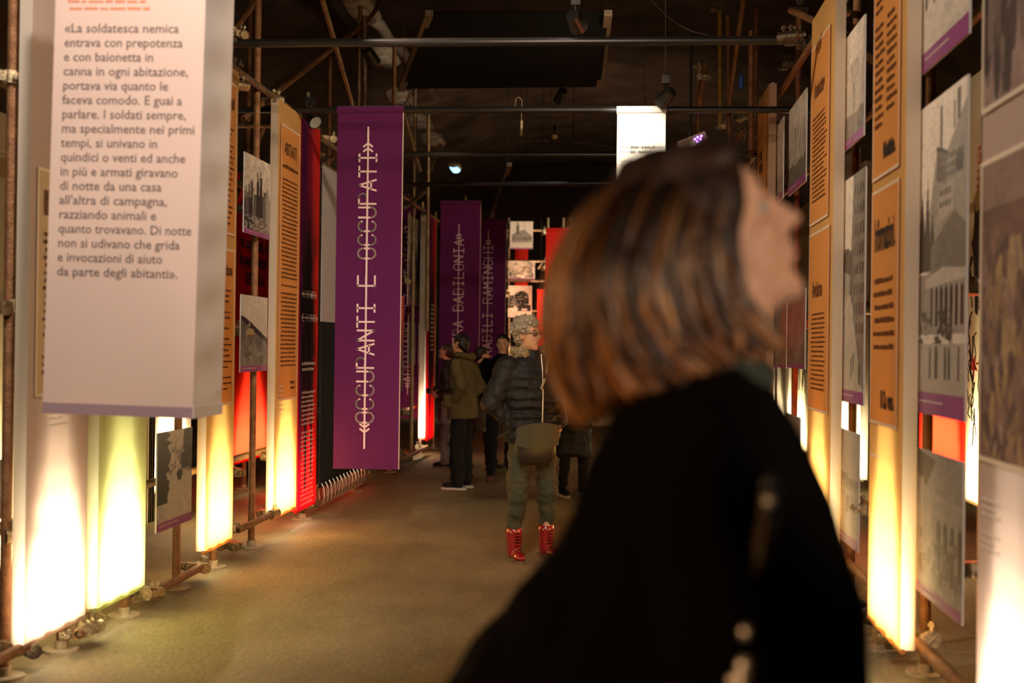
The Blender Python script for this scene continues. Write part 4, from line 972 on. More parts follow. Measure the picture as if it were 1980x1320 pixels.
t = thing('cable_duct', 'grey duct linking the lamps along the vault, upper left', 'duct', (-3.0, 12, 5.2))
pts = [pX(690+i*22, 0+i*26+ (6 if i%2 else -4), -2.98) for i in range(8)]
mb = MB(); mb.path(pts, .075, 10); mb.build('duct_tube', M['grey_housing'], t, smooth=True)

# lamp head on the left frame, projector, tube, bulb and blue bottle
def spot_head(p, aim, label, lit=False):
    t = thing('spot_light', label, 'lamp', p); d = (Vector(aim)-Vector(p)).normalized()
    mb = MB(); mb.tube(Vector(p)-d*.07, Vector(p)+d*.07, .045, 16, .06); mb.build('lamp_body', M['black_tube'], t)
    mb = MB(); mb.tube(Vector(p)+d*.071, Vector(p)+d*.074, .05, 16); mb.build('lens', M['lens'], t)
    mb = MB(); mb.tube(p, Vector(p)+Vector((0,0,.12)), .01, 8); mb.box(Vector(p)+Vector((-.03,-.03,.1)), Vector(p)+Vector((.03,.03,.16))); mb.build('bracket', M['black_tube'], t)
    return t
spot_head(pX(602, 228, -2.5), (-1.2, 8, 2), 'black spotlight clamped over the red and black banner, left row')
spot_head(pX(1296, 190, .35) if 0 else pY(1287, 188, 8.6), (0, 9, 3), 'small dark round lamp hanging above the white name banner')
p = pY(1338, 280, 9.3)
t = thing('projector', 'tilted white projector with violet glowing openings, right of the white name banner', 'projector', p)
ax = Vector((.95,0,.38)).normalized(); az = Vector((-.38,0,.95)).normalized()
mb = MB(); mb.obox(p, ax*.115, Vector((0,.15,0)), az*.045); mb.build('housing', M['white_plastic'], t)
for i, (dx, dz) in enumerate(((.02,.012),(.045,.018),(.03,-.012),(.06,-.004),(.075,.016))):
    mb = MB(); c = p+ax*dx+az*dz-Vector((0,.152,0)); mb.tube(c, c+Vector((0,.004,0)), .010, 10); mb.build('violet_light', M['violet_led'], t)
mb = MB(); c = p+ax*.085-az*.05-Vector((0,.12,0)); mb.ball(c, .008); mb.build('green_light', M['green_led'], t)
for i in range(7): mb = MB(); c = p+ax*(-.085+i*.012)-Vector((0,.152,0)); mb.obox(c, ax*.002, Vector((0,.002,0)), az*.03); mb.build('vent_slot', M['ink_grey'], t)
mb = MB(); mb.tube(p+az*.04, p+az*.04+Vector((0,0,.9)), .012, 8); mb.build('mount', M['black_tube'], t)
p = pY(1008, 248, 9.0); t = thing('hanging_tube', 'short pale tube dangling on a looped wire above the aisle', 'fitting', p)
mb = MB(); mb.tube(p+Vector((0,0,-.06)), p+Vector((0,0,.06)), .011, 10); mb.build('tube', M['plate'], t)
mb = MB(); pts = [p+Vector((0,0,.06)), p+Vector((.002,0,.2)), p+Vector((.0,0,.225)), p+Vector((-.02,0,.25)), p+Vector((-.045,0,.235)), p+Vector((-.055,0,.17))]; mb.path(pts, .0025, 6); mb.build('wire', M['plate'], t)
p = pY(1433, 160, 10.4); t = thing('blue_bottle', 'small blue cylinder hanging among the right-hand tubes', 'fitting', p)
mb = MB(); mb.tube(p+Vector((0,0,-.055)), p+Vector((0,0,.055)), .02, 14); mb.tube(p+Vector((0,0,.055)), p+Vector((0,0,.085)), .009, 10); mb.build('cylinder', M['blue_plastic'], t)
mb = MB(); mb.tube(p+Vector((0,0,.085)), p+Vector((0,0,.5)), .003, 6); mb.build('wire', M['black_tube'], t)
p = pY(1072, 264, 11.5); t = thing('ceiling_sensor', 'tiny white dome fixed under the dark vault', 'fitting', p)
mb = MB(); mb.ball(p, (.035,.035,.025)); mb.build('dome', M['plate'], t, smooth=True)
mb = MB(); mb.tube(p+Vector((0,0,.02)), p+Vector((0,0,.12)), .012, 8); mb.build('stem', M['black_tube'], t)
for k, (qa, qb, Y, lab) in enumerate((((885,300),(1000,218),11,'thin slack cable left of the looped wire'), ((1258,0),(1370,68),9,'thin cable slanting down toward the right scaffold'), ((1287,0),(1287,180),8.6,'thin cable dropping to the dark round lamp'),
                                      ((940,280),(1190,285),12.5,'sagging cable under the vault behind the white banner'))):
    A, B_ = pY(*qa, Y), pY(*qb, Y); sg_ = .06 if k != 2 else 0
    t = thing('cable', lab, 'cable', A); mb = MB(); mb.path([A.lerp(B_, i/8)-Vector((0,0,sg_*math.sin(math.pi*i/8)*(-1 if k == 3 else 1))) for i in range(9)], .004, 6); mb.build('cable_run', M['ink_grey'], t)
# cables looped round the right frame tops
t = thing('cable_bundle', 'tangled black cables looped round a tube joint, upper right frame', 'cable', pX(1443, 258, 1.3)); g = random.Random(3)
c = pX(1443, 262, 1.3)
for k in range(7):
    pts = []; ph = g.uniform(0,6)
    for i in range(15): a = ph+i*.6; r_ = g.uniform(.05,.10); pts.append(c+Vector((r_*math.cos(a)*.7, g.uniform(-.05,.05), r_*math.sin(a)*1.1)))
    mb = MB(); mb.path(pts, .005, 6); mb.build('cable_loop', M['ink_grey'], t, smooth=True)
for k, (loc, target, e, size, color) in enumerate(SPOTS):
    h = None
    if k < 10:
        h = spot_head(Vector(loc), Vector(target), 'black spotlight out of view, ' + ['over the quotation banner','lighting the near left row','lighting the far left row','lighting the near right row','lighting the far right row','lighting the big purple banner','lighting the white name banner','lighting the far purple banners','lighting the visitors','lighting the far photographs'][k])
    d = (Vector(target)-Vector(loc)).normalized(); spot(Vector(loc)+d*.09, target, e, size, color, parent=h)

# ------------------------------------------------------------------ people
def remesh(mb, name, m, parent, voxel=.012, smooth=4, wrinkle=None, sub=None, shrink=0):
    """fuse overlapping volumes into one continuous surface"""
    me = mb.mesh(name); ob = bpy.data.objects.new('t', me); COL.objects.link(ob)
    md = ob.modifiers.new('r', 'REMESH'); md.mode = 'VOXEL'; md.voxel_size = voxel
    if smooth: sm = ob.modifiers.new('s', 'SMOOTH'); sm.factor = .6; sm.iterations = smooth
    dg = bpy.context.evaluated_depsgraph_get(); ev = ob.evaluated_get(dg); out = bpy.data.meshes.new_from_object(ev)
    bpy.data.objects.remove(ob)
    if wrinkle:
        n = len(out.vertices); co_ = np.empty(n*3, 'f'); no = np.empty(n*3, 'f')
        out.vertices.foreach_get('co', co_); out.vertex_normals.foreach_get('vector', no)
        co_ = co_.reshape(-1,3); no = no.reshape(-1,3)
        for amp, sx, sz, ox in wrinkle:
            d = np.array([mnoise.noise((v[0]*sx+ox, v[1]*sx, v[2]*sz)) for v in co_.tolist()], 'f'); co_ = co_+no*(amp*d)[:,None]
        out.vertices.foreach_set('co', co_.ravel()); out.update()
    out.name = name
    return link_mesh(name, out, m, parent, smooth=True)

class Body:
    def __init__(s, loc, facing, H):
        s.W = Matrix.Translation(loc) @ Matrix.Rotation(math.radians(facing), 4, 'Z') @ Matrix.Scale(H/1.75, 4); s.k = H/1.75
    def p(s, x, y, z): return s.W @ Vector((x, y, z))
    def ball(s, mb, c, r, R_=None):
        r = (r,r,r) if not isinstance(r,(tuple,list)) else r
        rot = s.W.to_3x3() @ (R_ if R_ is not None else Matrix.Identity(3)); mb.ball(s.W @ Vector(c), r, rot)
    def cap(s, mb, a, ra, b, rb, n=14):
        A, B = s.W @ Vector(a), s.W @ Vector(b); mb.tube(A, B, ra*s.k, n, rb*s.k); mb.ball(A, ra*s.k); mb.ball(B, rb*s.k)
    def loft(s, mb, secs, n=26):   # (z, x centre, half depth, y centre, half width)
        R3 = s.W.to_3x3(); mb.loft([(s.W @ Vector((x, y, z)), R3 @ Vector((a,0,0)), R3 @ Vector((0,b,0))) for z, x, a, y, b in secs], n)

def head_parts(B, mb, hc, tilt, turn, t, iris=True, skin='skin', open_eye=True, female=False, k=1.0):
    """adds the skull to mb; eyes, brows and lips become children of t"""
    R_ = Matrix.Rotation(math.radians(turn), 3, 'Z') @ Matrix.Rotation(-math.radians(tilt), 3, 'Y')
    hc = Vector(hc)
    def q(x, y, z): return tuple(hc + R_ @ (Vector((x, y, z))*k))
    def bl(c, r): B.ball(mb, q(*c), tuple(x*k for x in r), R_)
    bl((-.012,0,.030), (.097,.077,.086)); bl((.028,0,-.022), (.060,.060,.088)); bl((.052,0,.035), (.040,.060,.045))
    bl((.048,0,-.085), (.034,.036,.026)); bl((.066,0,-.098), (.018,.021,.016)); bl((.012,.0,-.07), (.05,.052,.035))
    for sg in (-1,1):
        bl((.050,sg*.036,-.022), (.028,.022,.024)); bl((.071,sg*.032,.030), (.016,.024,.010))
        bl((-.004,sg*.074,-.006), (.017,.008,.030)); bl((-.002,sg*.079,.010), (.013,.007,.014))
        bl((.090,sg*.010,-.024), (.012,.008,.008))
    for i in range(6): f = i/5; bl((.084+.022*f, 0, .018-.040*f), (.012+.002*f, .007+.005*f, .010))
    bl((.078,0,-.036), (.017,.018,.013)); bl((.084,0,-.050), (.012,.022,.007)); bl((.081,0,-.062), (.013,.019,.008)); bl((.074,0,-.042), (.015,.02,.012))
    def cb(c, r, name, m, par, seg=10):
        b = MB(); B.ball(b, q(*c), tuple(x*k for x in r), R_); return b.build(name, M[m], par, smooth=True)
    for sg in (-1,1):
        e = cb((.069,sg*.032,.008), (.0125,.0125,.0115), 'eye', 'eye_white', t)
        cb((.0795,sg*.032,.008), (.003,.0055,.0055), 'iris', 'iris', e)
        b = MB(); pts = [B.W @ Vector(q(.079+.006*math.sin(math.pi*i/6), sg*(.018+.032*i/6), .030+.005*math.sin(math.pi*i/6))) for i in range(7)]
        b.path(pts, [.002,.0035,.004,.004,.0035,.003,.0015], 6); b.build('eyebrow', M['hair_dark'], t)
    cb((.0885,0,-.0505), (.0085,.020,.0042), 'lips', 'lips', t); cb((.086,0,-.0595), (.009,.017,.005), 'lips', 'lips', t)
    return q, R_

def person(label, base, facing, H, hc=(.03,0,1.64), tilt=0, turn=0, jacket='coat_dark', jlen=.82, trousers='trousers_black', shoes=('coat_dark','sole'), arms=None, legs=None,
           hair='short', hairm='hair_dark', voxel=.012, lw=(.062,.05), build_=1.0, collar='turtle', flare=1.0, hands=None, puff=False):
    base = Vector((base[0], base[1], 0)); t = thing('person', label, 'person', base); B = Body(base, facing, H)
    arms = arms or {1: ((.0,.20,1.42),(-.05,.28,1.15),(.04,.18,.98)), -1: ((.0,-.20,1.42),(-.05,-.28,1.15),(.04,-.18,.98))}
    legs = legs or {1: ((0,.095,.93),(.02,.11,.50),(0,.12,.09)), -1: ((0,-.095,.93),(.02,-.11,.50),(0,-.12,.09))}
    b = MB(); hx, hy, hz = hc
    B.cap(b, (hx-.035,hy*.6,1.44), .058, (hx-.012,hy,hz-.075), .052)
    B.loft(b, [(.92,0,.09,0,.14),(1.05,0,.09,0,.13),(1.25,0,.10,0,.15),(1.40,0,.09,0,.16),(1.47,0,.05,0,.07)])
    for sd in (1,-1):
        a, e, w_ = arms[sd]; B.cap(b, a, .045, e, .038); B.cap(b, e, .038, w_, .026)
        h, kn, an = legs[sd]; B.cap(b, h, .075, kn, .052); B.cap(b, kn, .05, an, .036)
        B.ball(b, (an[0]+.035, an[1], .045), (.085,.028,.024))
        d = (Vector(w_)-Vector(e)).normalized(); wv = Vector(w_); side = Vector((0,-sd,0)); up = d.cross(side).normalized()
        B.ball(b, tuple(wv+d*.05), (.045,.030,.04))
        for i in range(4):
            o = wv+d*.075+up*(.03-.02*i); L1 = (.035,.042,.04,.03)[i]; m1 = o+d*L1+side*.008; m2 = m1+d*L1*.5+side*.03
            B.cap(b, tuple(o), .0095, tuple(m1), .009, 8); B.cap(b, tuple(m1), .009, tuple(m2), .0075, 8)
        o = wv+d*.03+up*.03; m1 = o+up*.03+d*.025; B.cap(b, tuple(o), .012, tuple(m1), .010, 8); B.cap(b, tuple(m1), .010, tuple(m1+d*.028+side*.012), .008, 8)
    q, R_ = head_parts(B, b, hc, tilt, turn, t)
    remesh(b, 'body', M['skin'], t, min(voxel, .0085), 2)
    # jacket
    b = MB(); f = flare; g = build_
    B.loft(b, [(jlen,.0,.135*f*g,0,.195*f*g),(jlen+.12,0,.14*f*g,0,.195*f*g),(1.08,.0,.125*g,0,.18*g),(1.25,.005,.135*g,0,.20*g),(1.37,0,.125*g,0,.205*g),(1.44,-.005,.10*g,0,.165*g),(1.49,.0,.075,0,.09)])
    for sd in (1,-1):
        a, e, w_ = arms[sd]; r0 = .072 if puff else .064
        B.cap(b, a, r0*g, e, .062*g if puff else .055*g); B.cap(b, e, .062*g if puff else .054*g, tuple(Vector(w_).lerp(Vector(e), .08)), .045*g)
        if puff:
            for k2 in range(5): c = Vector(a).lerp(Vector(e), k2/4); B.ball(b, tuple(c), .076*g)
    if puff:
        for k2 in range(7): z = jlen+.05+k2*(1.36-jlen)/7; B.loft(b, [(z-.03,0,.13*g*f,0,.19*g*f),(z,0,.152*g*f,0,.212*g*f),(z+.03,0,.13*g*f,0,.19*g*f)])
    B.loft(b, [(1.43,hx*.3,.085,0,.095),(1.50,hx*.5,.075,hy*.3,.078),(1.535,hx*.6-.01,.07,hy*.4,.072)] )
    remesh(b, 'jacket', M[jacket], t, voxel, 3, wrinkle=[(.016,7,11,1.3),(.007,22,30,4.1)])
    if collar == 'hood':
        b = MB(); 
        for i in range(13): a_ = math.radians(70+220*i/12); B.ball(b, (hx*.3-.02+.095*math.cos(a_), .105*math.sin(a_), 1.50-.03*abs(math.cos(a_))+.02), (.045,.045,.04))
        remesh(b, 'hood', M[jacket], t, voxel, 3, wrinkle=[(.01,20,20,2)])
    if collar == 'fur':
        b = MB(); g_ = random.Random(5)
        for i in range(46): a_ = math.radians(55+250*i/45); B.ball(b, (hx*.3-.02+.10*math.cos(a_)+g_.uniform(-.012,.012), .115*math.sin(a_)+g_.uniform(-.012,.012), 1.50+g_.uniform(-.03,.03)), g_.uniform(.024,.04))
        remesh(b, 'fur_collar', M['fur'], t, voxel*.8, 1, wrinkle=[(.02,70,70,2)])
    # trousers
    b = MB(); B.loft(b, [(.84,0,.10,0,.165),(.93,0,.115,0,.165),(1.0,0,.105,0,.15)])
    for sd in (1,-1):
        h, kn, an = legs[sd]; B.cap(b, h, .088, kn, lw[0]); B.cap(b, kn, lw[0], (an[0],an[1],.27 if shoes[0] == 'boot_red' else max(an[2]+.02,.10)), lw[1])
    remesh(b, 'trousers', M[trousers], t, voxel, 2, wrinkle=[(.014,9,20,3.3),(.006,25,45,7.7)])
    # shoes
    for sd in (1,-1):
        an = legs[sd][2]; toe = math.radians(10*sd)
        fwd = Vector((math.cos(toe), math.sin(toe), 0)); A = Vector((an[0],an[1],0))
        b = MB(); B.cap(b, tuple(A+Vector((-.01,0,.10))), .045, tuple(A+Vector((-.01,0,.055))), .046); c = A+fwd*.10
        B.ball(b, (c.x,c.y,.045), (.085,.045,.038), Matrix.Rotation(toe,3,'Z')); B.ball(b, (A.x,A.y,.045), (.06,.042,.038), Matrix.Rotation(toe,3,'Z'))
        if shoes[0] == 'boot_red': B.cap(b, tuple(A+Vector((-.005,0,.21))), .062, tuple(A+Vector((-.005,0,.08))), .054)
        sh = remesh(b, 'shoe' if shoes[0] != 'boot_red' else 'boot', M[shoes[0]], t, .008, 2)
        b = MB(); c = A+fwd*.045; R3 = B.W.to_3x3()
        b.loft([(B.W @ (c+Vector((0,0,z))), R3 @ (fwd*.148), R3 @ (Vector((-fwd.y,fwd.x,0))*.048)) for z in (0,.008,.024)], 20); b.build('sole', M[shoes[1]], sh)
        if shoes[0] == 'boot_red':
            for i in range(6):
                z = .09+.022*i; xx = .052+(.03 if i == 0 else 0); b = MB()
                b.path([B.p(A.x+fwd.x*xx, A.y-.022, z), B.p(A.x+fwd.x*(xx+.008), A.y, z+.004), B.p(A.x+fwd.x*xx, A.y+.022, z)], .003, 5); b.build('lace', M['coat_black'], sh)
    # hair
    b = MB(); hq = lambda c, r: B.ball(b, q(*c), r, R_)
    if hair in ('short', 'curly', 'tied', 'bob'):
        hq((-.022,0,.042), (.096,.083,.086)); hq((.02,0,.082), (.06,.066,.034)); hq((-.055,0,-.005), (.056,.072,.07))
        for sg in (-1,1): hq((-.035,sg*.062,.02), (.052,.022,.05)); hq((.028,sg*.062,.045), (.026,.014,.028))
        if hair == 'tied': hq((-.10,0,-.04), (.035,.03,.05)); hq((.045,0,.075),(.04,.06,.03))
        if hair == 'bob':
            for sg in (-1,1): hq((-.02,sg*.065,-.05), (.05,.022,.08))
            hq((-.07,0,-.06), (.04,.07,.09))
        wr = [(.012,40,30,1)]
        if hair == 'curly':
            g_ = random.Random(2)
            for i in range(170):
                th = g_.uniform(0,6.28); ph = g_.uniform(.05,1.75); x = .108*math.sin(ph)*math.cos(th)-.022; y = .093*math.sin(ph)*math.sin(th); z = .040+.098*math.cos(ph)
                if x > .045 and z < .07: continue
                hq((x,y,z), (g_.uniform(.012,.022),)*3)
            wr = [(.016,60,60,1)]
        remesh(b, 'hair', M[hairm], t, .007, 1, wrinkle=wr)
    return t, B, q, R_

def floor_at(px, py): return pZ(px, py)
# olive parka man, seen from his left rear, looking up at the left row
b0 = floor_at(893, 944)
t, B, q, R_ = person('man in an olive-brown parka and black trousers looking up to the left, white-soled shoes', b0, 165, 1.60, hc=(.04,0,1.63), tilt=8, turn=-8, jacket='coat_olive', jlen=.80, flare=1.08, build_=1.12,
    trousers='trousers_black', shoes=('trousers_black','white_rubber'), lw=(.088,.080), hair='short', collar='hood',
    arms={1: ((0,.20,1.40),(-.10,.28,1.15),(.05,.19,.97)), -1: ((0,-.20,1.40),(-.10,-.28,1.15),(.05,-.19,.97))})
# scarf at his neck
b = MB(); B.loft(b, [(1.46,.01,.085,0,.09),(1.52,.02,.075,0,.078),(1.55,.02,.068,0,.07)]); remesh(b, 'scarf', M['coat_black'], t, .01, 2)
for sd in (1,-1):
    b = MB(); R3 = B.W.to_3x3(); b.loft([(B.p(.085,sd*.225,.93+z), R3@Vector((.06,0,0)), R3@Vector((0,.028,0))) for z in (0,.03,.10,.14)], 12); b.build('pocket', M['coat_olive'], t, smooth=True)
# small woman with camera
b0 = floor_at(866, 903)
t, B, q, R_ = person('small woman in a shiny brown jacket and grey jeans looking up left, holding a camera', b0, 172, 1.50, hc=(.04,0,1.63), tilt=22, turn=0, jacket='coat_brown', jlen=.86, puff=False, build_=.92,
    trousers='jeans', shoes=('trousers_black','sole'), lw=(.066,.078), hair='tied', hairm='hair_auburn', collar='none',
    arms={1: ((0,.18,1.40),(-.05,.24,1.14),(.14,.10,1.06)), -1: ((0,-.18,1.40),(-.05,-.24,1.14),(.14,-.10,1.06))})
p = B.p(.225,0,1.08); t2 = thing('camera_in_hand', 'black camera held at the chest of the small woman', 'camera', p)
R3 = B.W.to_3x3(); b = MB(); b.obox(p, R3@Vector((.022,0,0)), R3@Vector((0,.065,0)), R3@Vector((0,0,.045))); b.obox(p+R3@Vector((0,0,.055)), R3@Vector((.02,0,0)), R3@Vector((0,.025,0)), R3@Vector((0,0,.012))); b.build('camera_body', M['black_tube'], t2)
b = MB(); b.tube(p+R3@Vector((.02,0,-.004)), p+R3@Vector((.10,0,-.004)), .036, 16); b.tube(p+R3@Vector((.10,0,-.004)), p+R3@Vector((.104,0,-.004)), .030, 16); b.build('camera_lens', M['glasses'], t2)
# man facing the camera in black, shiny brown shoes
b0 = floor_at(968, 930)
t, B, q, R_ = person('man in a black jacket facing the camera between the parka and the grey-haired woman', b0, -78, 1.60, hc=(.03,0,1.64), tilt=0, turn=-12, jacket='coat_black', jlen=.85,
    trousers='trousers_black', shoes=('shoe_brown','sole'), lw=(.066,.056), hair='short', collar='none')
# person behind, mostly hidden
b0 = floor_at(1000, 906)
person('dark-haired person mostly hidden between the man in black and the grey-haired woman', b0, 100, 1.62, jacket='coat_dark', jlen=.7, trousers='trousers_black', hair='bob', collar='none')
b0 = floor_at(926, 908)
person('person in a long dark coat striding behind the olive parka, only the flared legs showing', b0, 20, 1.46, jacket='coat_brown', jlen=.55, trousers='trousers_black', hair='short', collar='none', lw=(.07,.09),
    legs={1: ((0,.09,.93),(-.12,.10,.52),(-.26,.10,.10)), -1: ((0,-.09,.93),(.10,-.09,.5),(.16,-.09,.09))})
# grey-haired woman with red boots
b0 = floor_at(1024, 1080)
t, B, q, R_ = person('grey-haired woman with glasses, black jacket, olive bag and shiny red boots', b0, -56, 1.665, hc=(.01,-.045,1.635), tilt=4, turn=26, jacket='coat_dark', jlen=.86, puff=True, build_=1.1, voxel=.011,
    trousers='green_grey', shoes=('boot_red','sole'), lw=(.082,.058), hair='curly', hairm='hair_grey', collar='fur',
    arms={1: ((0,.21,1.41),(-.03,.32,1.14),(.05,.21,.99)), -1: ((0,-.21,1.41),(-.03,-.32,1.14),(.0,-.19,1.0))},
    legs={1: ((0,.095,.93),(.03,.125,.50),(.01,.135,.10)), -1: ((0,-.095,.93),(.03,-.125,.50),(.01,-.135,.10))})
# glasses: two rims, lenses, bridge and temples
def hp(x,y,z): return B.W @ Vector(q(x,y,z))
gl = MB()
for sg in (-1,1):
    gl.path([hp(.094+.004*math.sin(a), sg*(.034+.024*math.cos(a)), .006+.016*math.sin(a)) for a in [i*2*math.pi/14 for i in range(15)]], .0022, 6)
    gl.path([hp(.090,sg*.058,.012), hp(.06,sg*.074,.012), hp(.0,sg*.082,.010)], .0026, 6)
gl.path([hp(.094,-.010,.010), hp(.099,0,.013), hp(.094,.010,.010)], .002, 6)
g0 = gl.build('glasses', M['glasses'], t)
for sg in (-1,1):
    b = MB(); n_ = 14; b.v = [hp(.0935, sg*(.034+.022*math.cos(a)), .006+.0145*math.sin(a)) for a in [i*2*math.pi/n_ for i in range(n_)]] ; b.v += [v+(hp(.002,0,0)-hp(0,0,0)) for v in b.v]
    b.f = [tuple(range(n_)), tuple(range(n_,2*n_))[::-1]]+[(i,(i+1)%n_,n_+(i+1)%n_,n_+i) for i in range(n_)]; b.build('lens', M['glass'], g0)
# zip and strap on the jacket
b = MB(); b.path([B.p(.10,.02,1.50), B.p(.155,.0,1.38), B.p(.165,0,1.2), B.p(.16,0,1.0), B.p(.165,0,.90)], .004, 6); b.build('zip', M['metal'], t)
b = MB(); b.path([B.p(-.02,.10,1.52), B.p(.09,.085,1.47), B.p(.15,.03,1.34), B.p(.17,-.02,1.25)], .009, 6); b.build('scarf_edge', M['fur'], t)
t2 = thing('shoulder_bag', 'olive and dark leather bag hanging in front of the grey-haired woman', 'bag', B.p(.17,-.1,.75)); R3 = B.W.to_3x3()
b = MB(); secs = [(B.p(.19,-.07,z+.05), R3@Vector((a,0,0)), R3@Vector((0,w_,0))) for z,a,w_ in ((.66,.02,.09),(.68,.045,.135),(.76,.055,.165),(.86,.05,.165),(.93,.03,.15))]
b.loft(secs, 24); b.build('bag_body', M['bag_dark'], t2, smooth=True)
b = MB(); k_ = []
for j in range(7):
    for i in range(13):
        u = -1+i/6; v = j/6; x = .185+.062*math.cos(u*1.25)+.006; z = .965-.19*v*(1-.30*u*u)-.03*u*u
        b.v.append(B.p(x+.014, u*.172-.07, z+.05))
for j in range(6):
    for i in range(12): a_ = j*13+i; b.f.append((a_,a_+1,a_+14,a_+13))
nf = len(b.v); b.v += [v - (B.p(.012,0,0)-B.p(0,0,0)) for v in b.v]; b.f += [tuple(nf+x for x in f_)[::-1] for f_ in list(b.f)]
b.build('bag_flap', M['bag_olive'], t2, smooth=True)
b = MB(); b.path([B.p(.19,.10,.95), B.p(.15,.22,1.0), B.p(.06,.19,1.35), B.p(-.02,.13,1.50), B.p(-.12,.0,1.4), B.p(-.20,-.12,1.1), B.p(.0,-.27,.9), B.p(.18,-.29,.95)], .009, 6); b.build('bag_strap', M['bag_dark'], t2)
# person in long puffer coat behind the near woman
b0 = floor_at(1108, 958)
person('person in a long dark quilted coat, mostly hidden behind the near woman', b0, -60, 1.62, hc=(.03,0,1.64), jacket='coat_dark', jlen=.42, flare=1.0, build_=1.08, puff=True, trousers='trousers_black', shoes=('coat_dark','white_rubber'), hair='short', hairm='hair_brown', collar='none')

# ------------------------------------------------------------------ the near woman in black, looking up to the right
YW = 1.5
def pw(px, py, dy=0.0):
    p = pY(px, py, YW); return Vector((p.x, YW+dy, p.z))
c0 = pw(1367, 469); base = Vector((c0.x, YW, 0)); B = Body(base, 0, 1.75*1.04); kz = 1.04
def loc(p): return B.W.inverted() @ p
t = thing('person', 'near woman in a black coat, brown bobbed hair, looking up to the right', 'person', base)
b = MB(); hcl = loc(c0); TILT = 28
q, R_ = head_parts(B, b, hcl, TILT, 4, t)
# neck and the figure under the coat, down to the feet
def wcap(a, ra, c, rc, n=16): b.tube(a, c, ra, n, rc); b.ball(a, ra); b.ball(c, rc)
wcap(pw(1345, 800), .066, pw(1400, 590), .062); wcap(pw(1400,590), .055, pw(1440,560), .045)
sh = pw(1345, 800); hip = Vector((sh.x-.02, YW, .92))
b.loft([(hip, Vector((.11,0,0)), Vector((0,.15,0))), (Vector((sh.x-.02,YW,1.1)), Vector((.10,0,0)), Vector((0,.14,0))), (Vector((sh.x,YW,1.30)), Vector((.10,0,0)), Vector((0,.16,0))), (sh, Vector((.07,0,0)), Vector((0,.13,0)))], 20)
for sd in (-1, 1):
    s0 = Vector((sh.x, YW+sd*.17, 1.33)); el = Vector((sh.x-.03, YW+sd*.22, 1.06)); wr = Vector((sh.x+.06, YW+sd*.22, .84))
    wcap(s0, .045, el, .038); wcap(el, .038, wr, .026)
    d = (wr-el).normalized(); b.ball(wr+d*.05, (.028,.022,.042))
    for i in range(4):
        o = wr+d*.075+Vector((.027-.018*i,0,0)); L1 = (.036,.042,.039,.030)[i]; m1 = o+d*L1; m2 = m1+d*L1*.55+Vector((.012,0,0))
        wcap(o, .009, m1, .0085, 8); wcap(m1, .0085, m2, .007, 8)
    o = wr+d*.03+Vector((.025,0,0)); m1 = o+d*.03+Vector((.022,0,0)); wcap(o, .011, m1, .010, 8); wcap(m1, .010, m1+d*.028, .008, 8)
    wcap(Vector((hip.x, YW+sd*.09, .90)), .085, Vector((hip.x+.02, YW+sd*.09, .50)), .055); wcap(Vector((hip.x+.02, YW+sd*.09, .50)), .052, Vector((hip.x, YW+sd*.09, .09)), .038)
    b.ball(Vector((hip.x+.04, YW+sd*.09, .05)), (.09,.032,.028))
remesh(b, 'body', M['skin_face'], t, .006, 2)
# coat: sections measured across the figure, with real depth
b = MB(); secs = []
for py, xl, xr, dep in ((700,1330,1462,.075),(730,1275,1490,.10),(770,1195,1512,.15),(820,1160,1533,.195),(900,1128,1566,.215),(1000,1106,1606,.22),(1070,1082,1628,.225),(1150,1010,1645,.23),(1240,935,1652,.235),(1330,860,1662,.24),(1480,770,1680,.25),(1640,740,1690,.26),(1760,750,1690,.26)):
    p0, p1 = pw(xl, py), pw(xr, py); secs.append(((p0+p1)/2, Vector(((p1-p0).x/2,0,0)), Vector((0,dep,0))))
b.loft(secs, 36)
wcap(pw(1335,835,-.165), .062, pw(1370,1130,-.22), .062); wcap(pw(1370,1130,-.22), .062, pw(1440,1420,-.235), .055)
wcap(pw(1335,835,.165), .062, pw(1340,1130,.22), .06)
remesh(b, 'coat', M['coat_black'], t, .010, 4, wrinkle=[(.03,5,3,2.2),(.012,16,8,5.5)])
# stand-up collar and scarf at the throat
b = MB(); c = pw(1390, 712); ups = pw(1425, 650)-c
for i in range(22):
    a = 2*math.pi*i/22; b.ball(c+Vector((.055*math.cos(a), .066*math.sin(a), -.016*math.cos(a))), (.020,.020,.030))
M['collar'] = mat('dark_green_grey_collar', (.035, .042, .032), .8, bump=.3, bscale=120)
remesh(b, 'collar', M['collar'], t, .008, 3, wrinkle=[(.008,30,30,1)])
b = MB()
for sd in (-1,1): b.tube((hip.x, YW+sd*.09, .86), (hip.x+.02, YW+sd*.09, .50), .10, 16, .07); b.tube((hip.x+.02, YW+sd*.09, .52), (hip.x, YW+sd*.09, .12), .07, 16, .055)
b.ball((hip.x, YW, .88), (.13,.17,.1)); remesh(b, 'trousers', M['trousers_black'], t, .012, 3, wrinkle=[(.012,12,18,1)])
for sd in (-1,1):
    b = MB(); b.tube((hip.x, YW+sd*.09, .20), (hip.x, YW+sd*.09, .05), .055, 16); b.ball((hip.x+.03, YW+sd*.09, .05), (.13,.048,.048)); b.ball((hip.x, YW+sd*.09, .20), .055)
    sh_ = remesh(b, 'boot', M['trousers_black'], t, .008, 2)
    b = MB(); b.loft([(Vector((hip.x+.03, YW+sd*.09, z)), Vector((.14,0,0)), Vector((0,.05,0))) for z in (0,.02)], 18); b.build('sole', M['sole'], sh_)

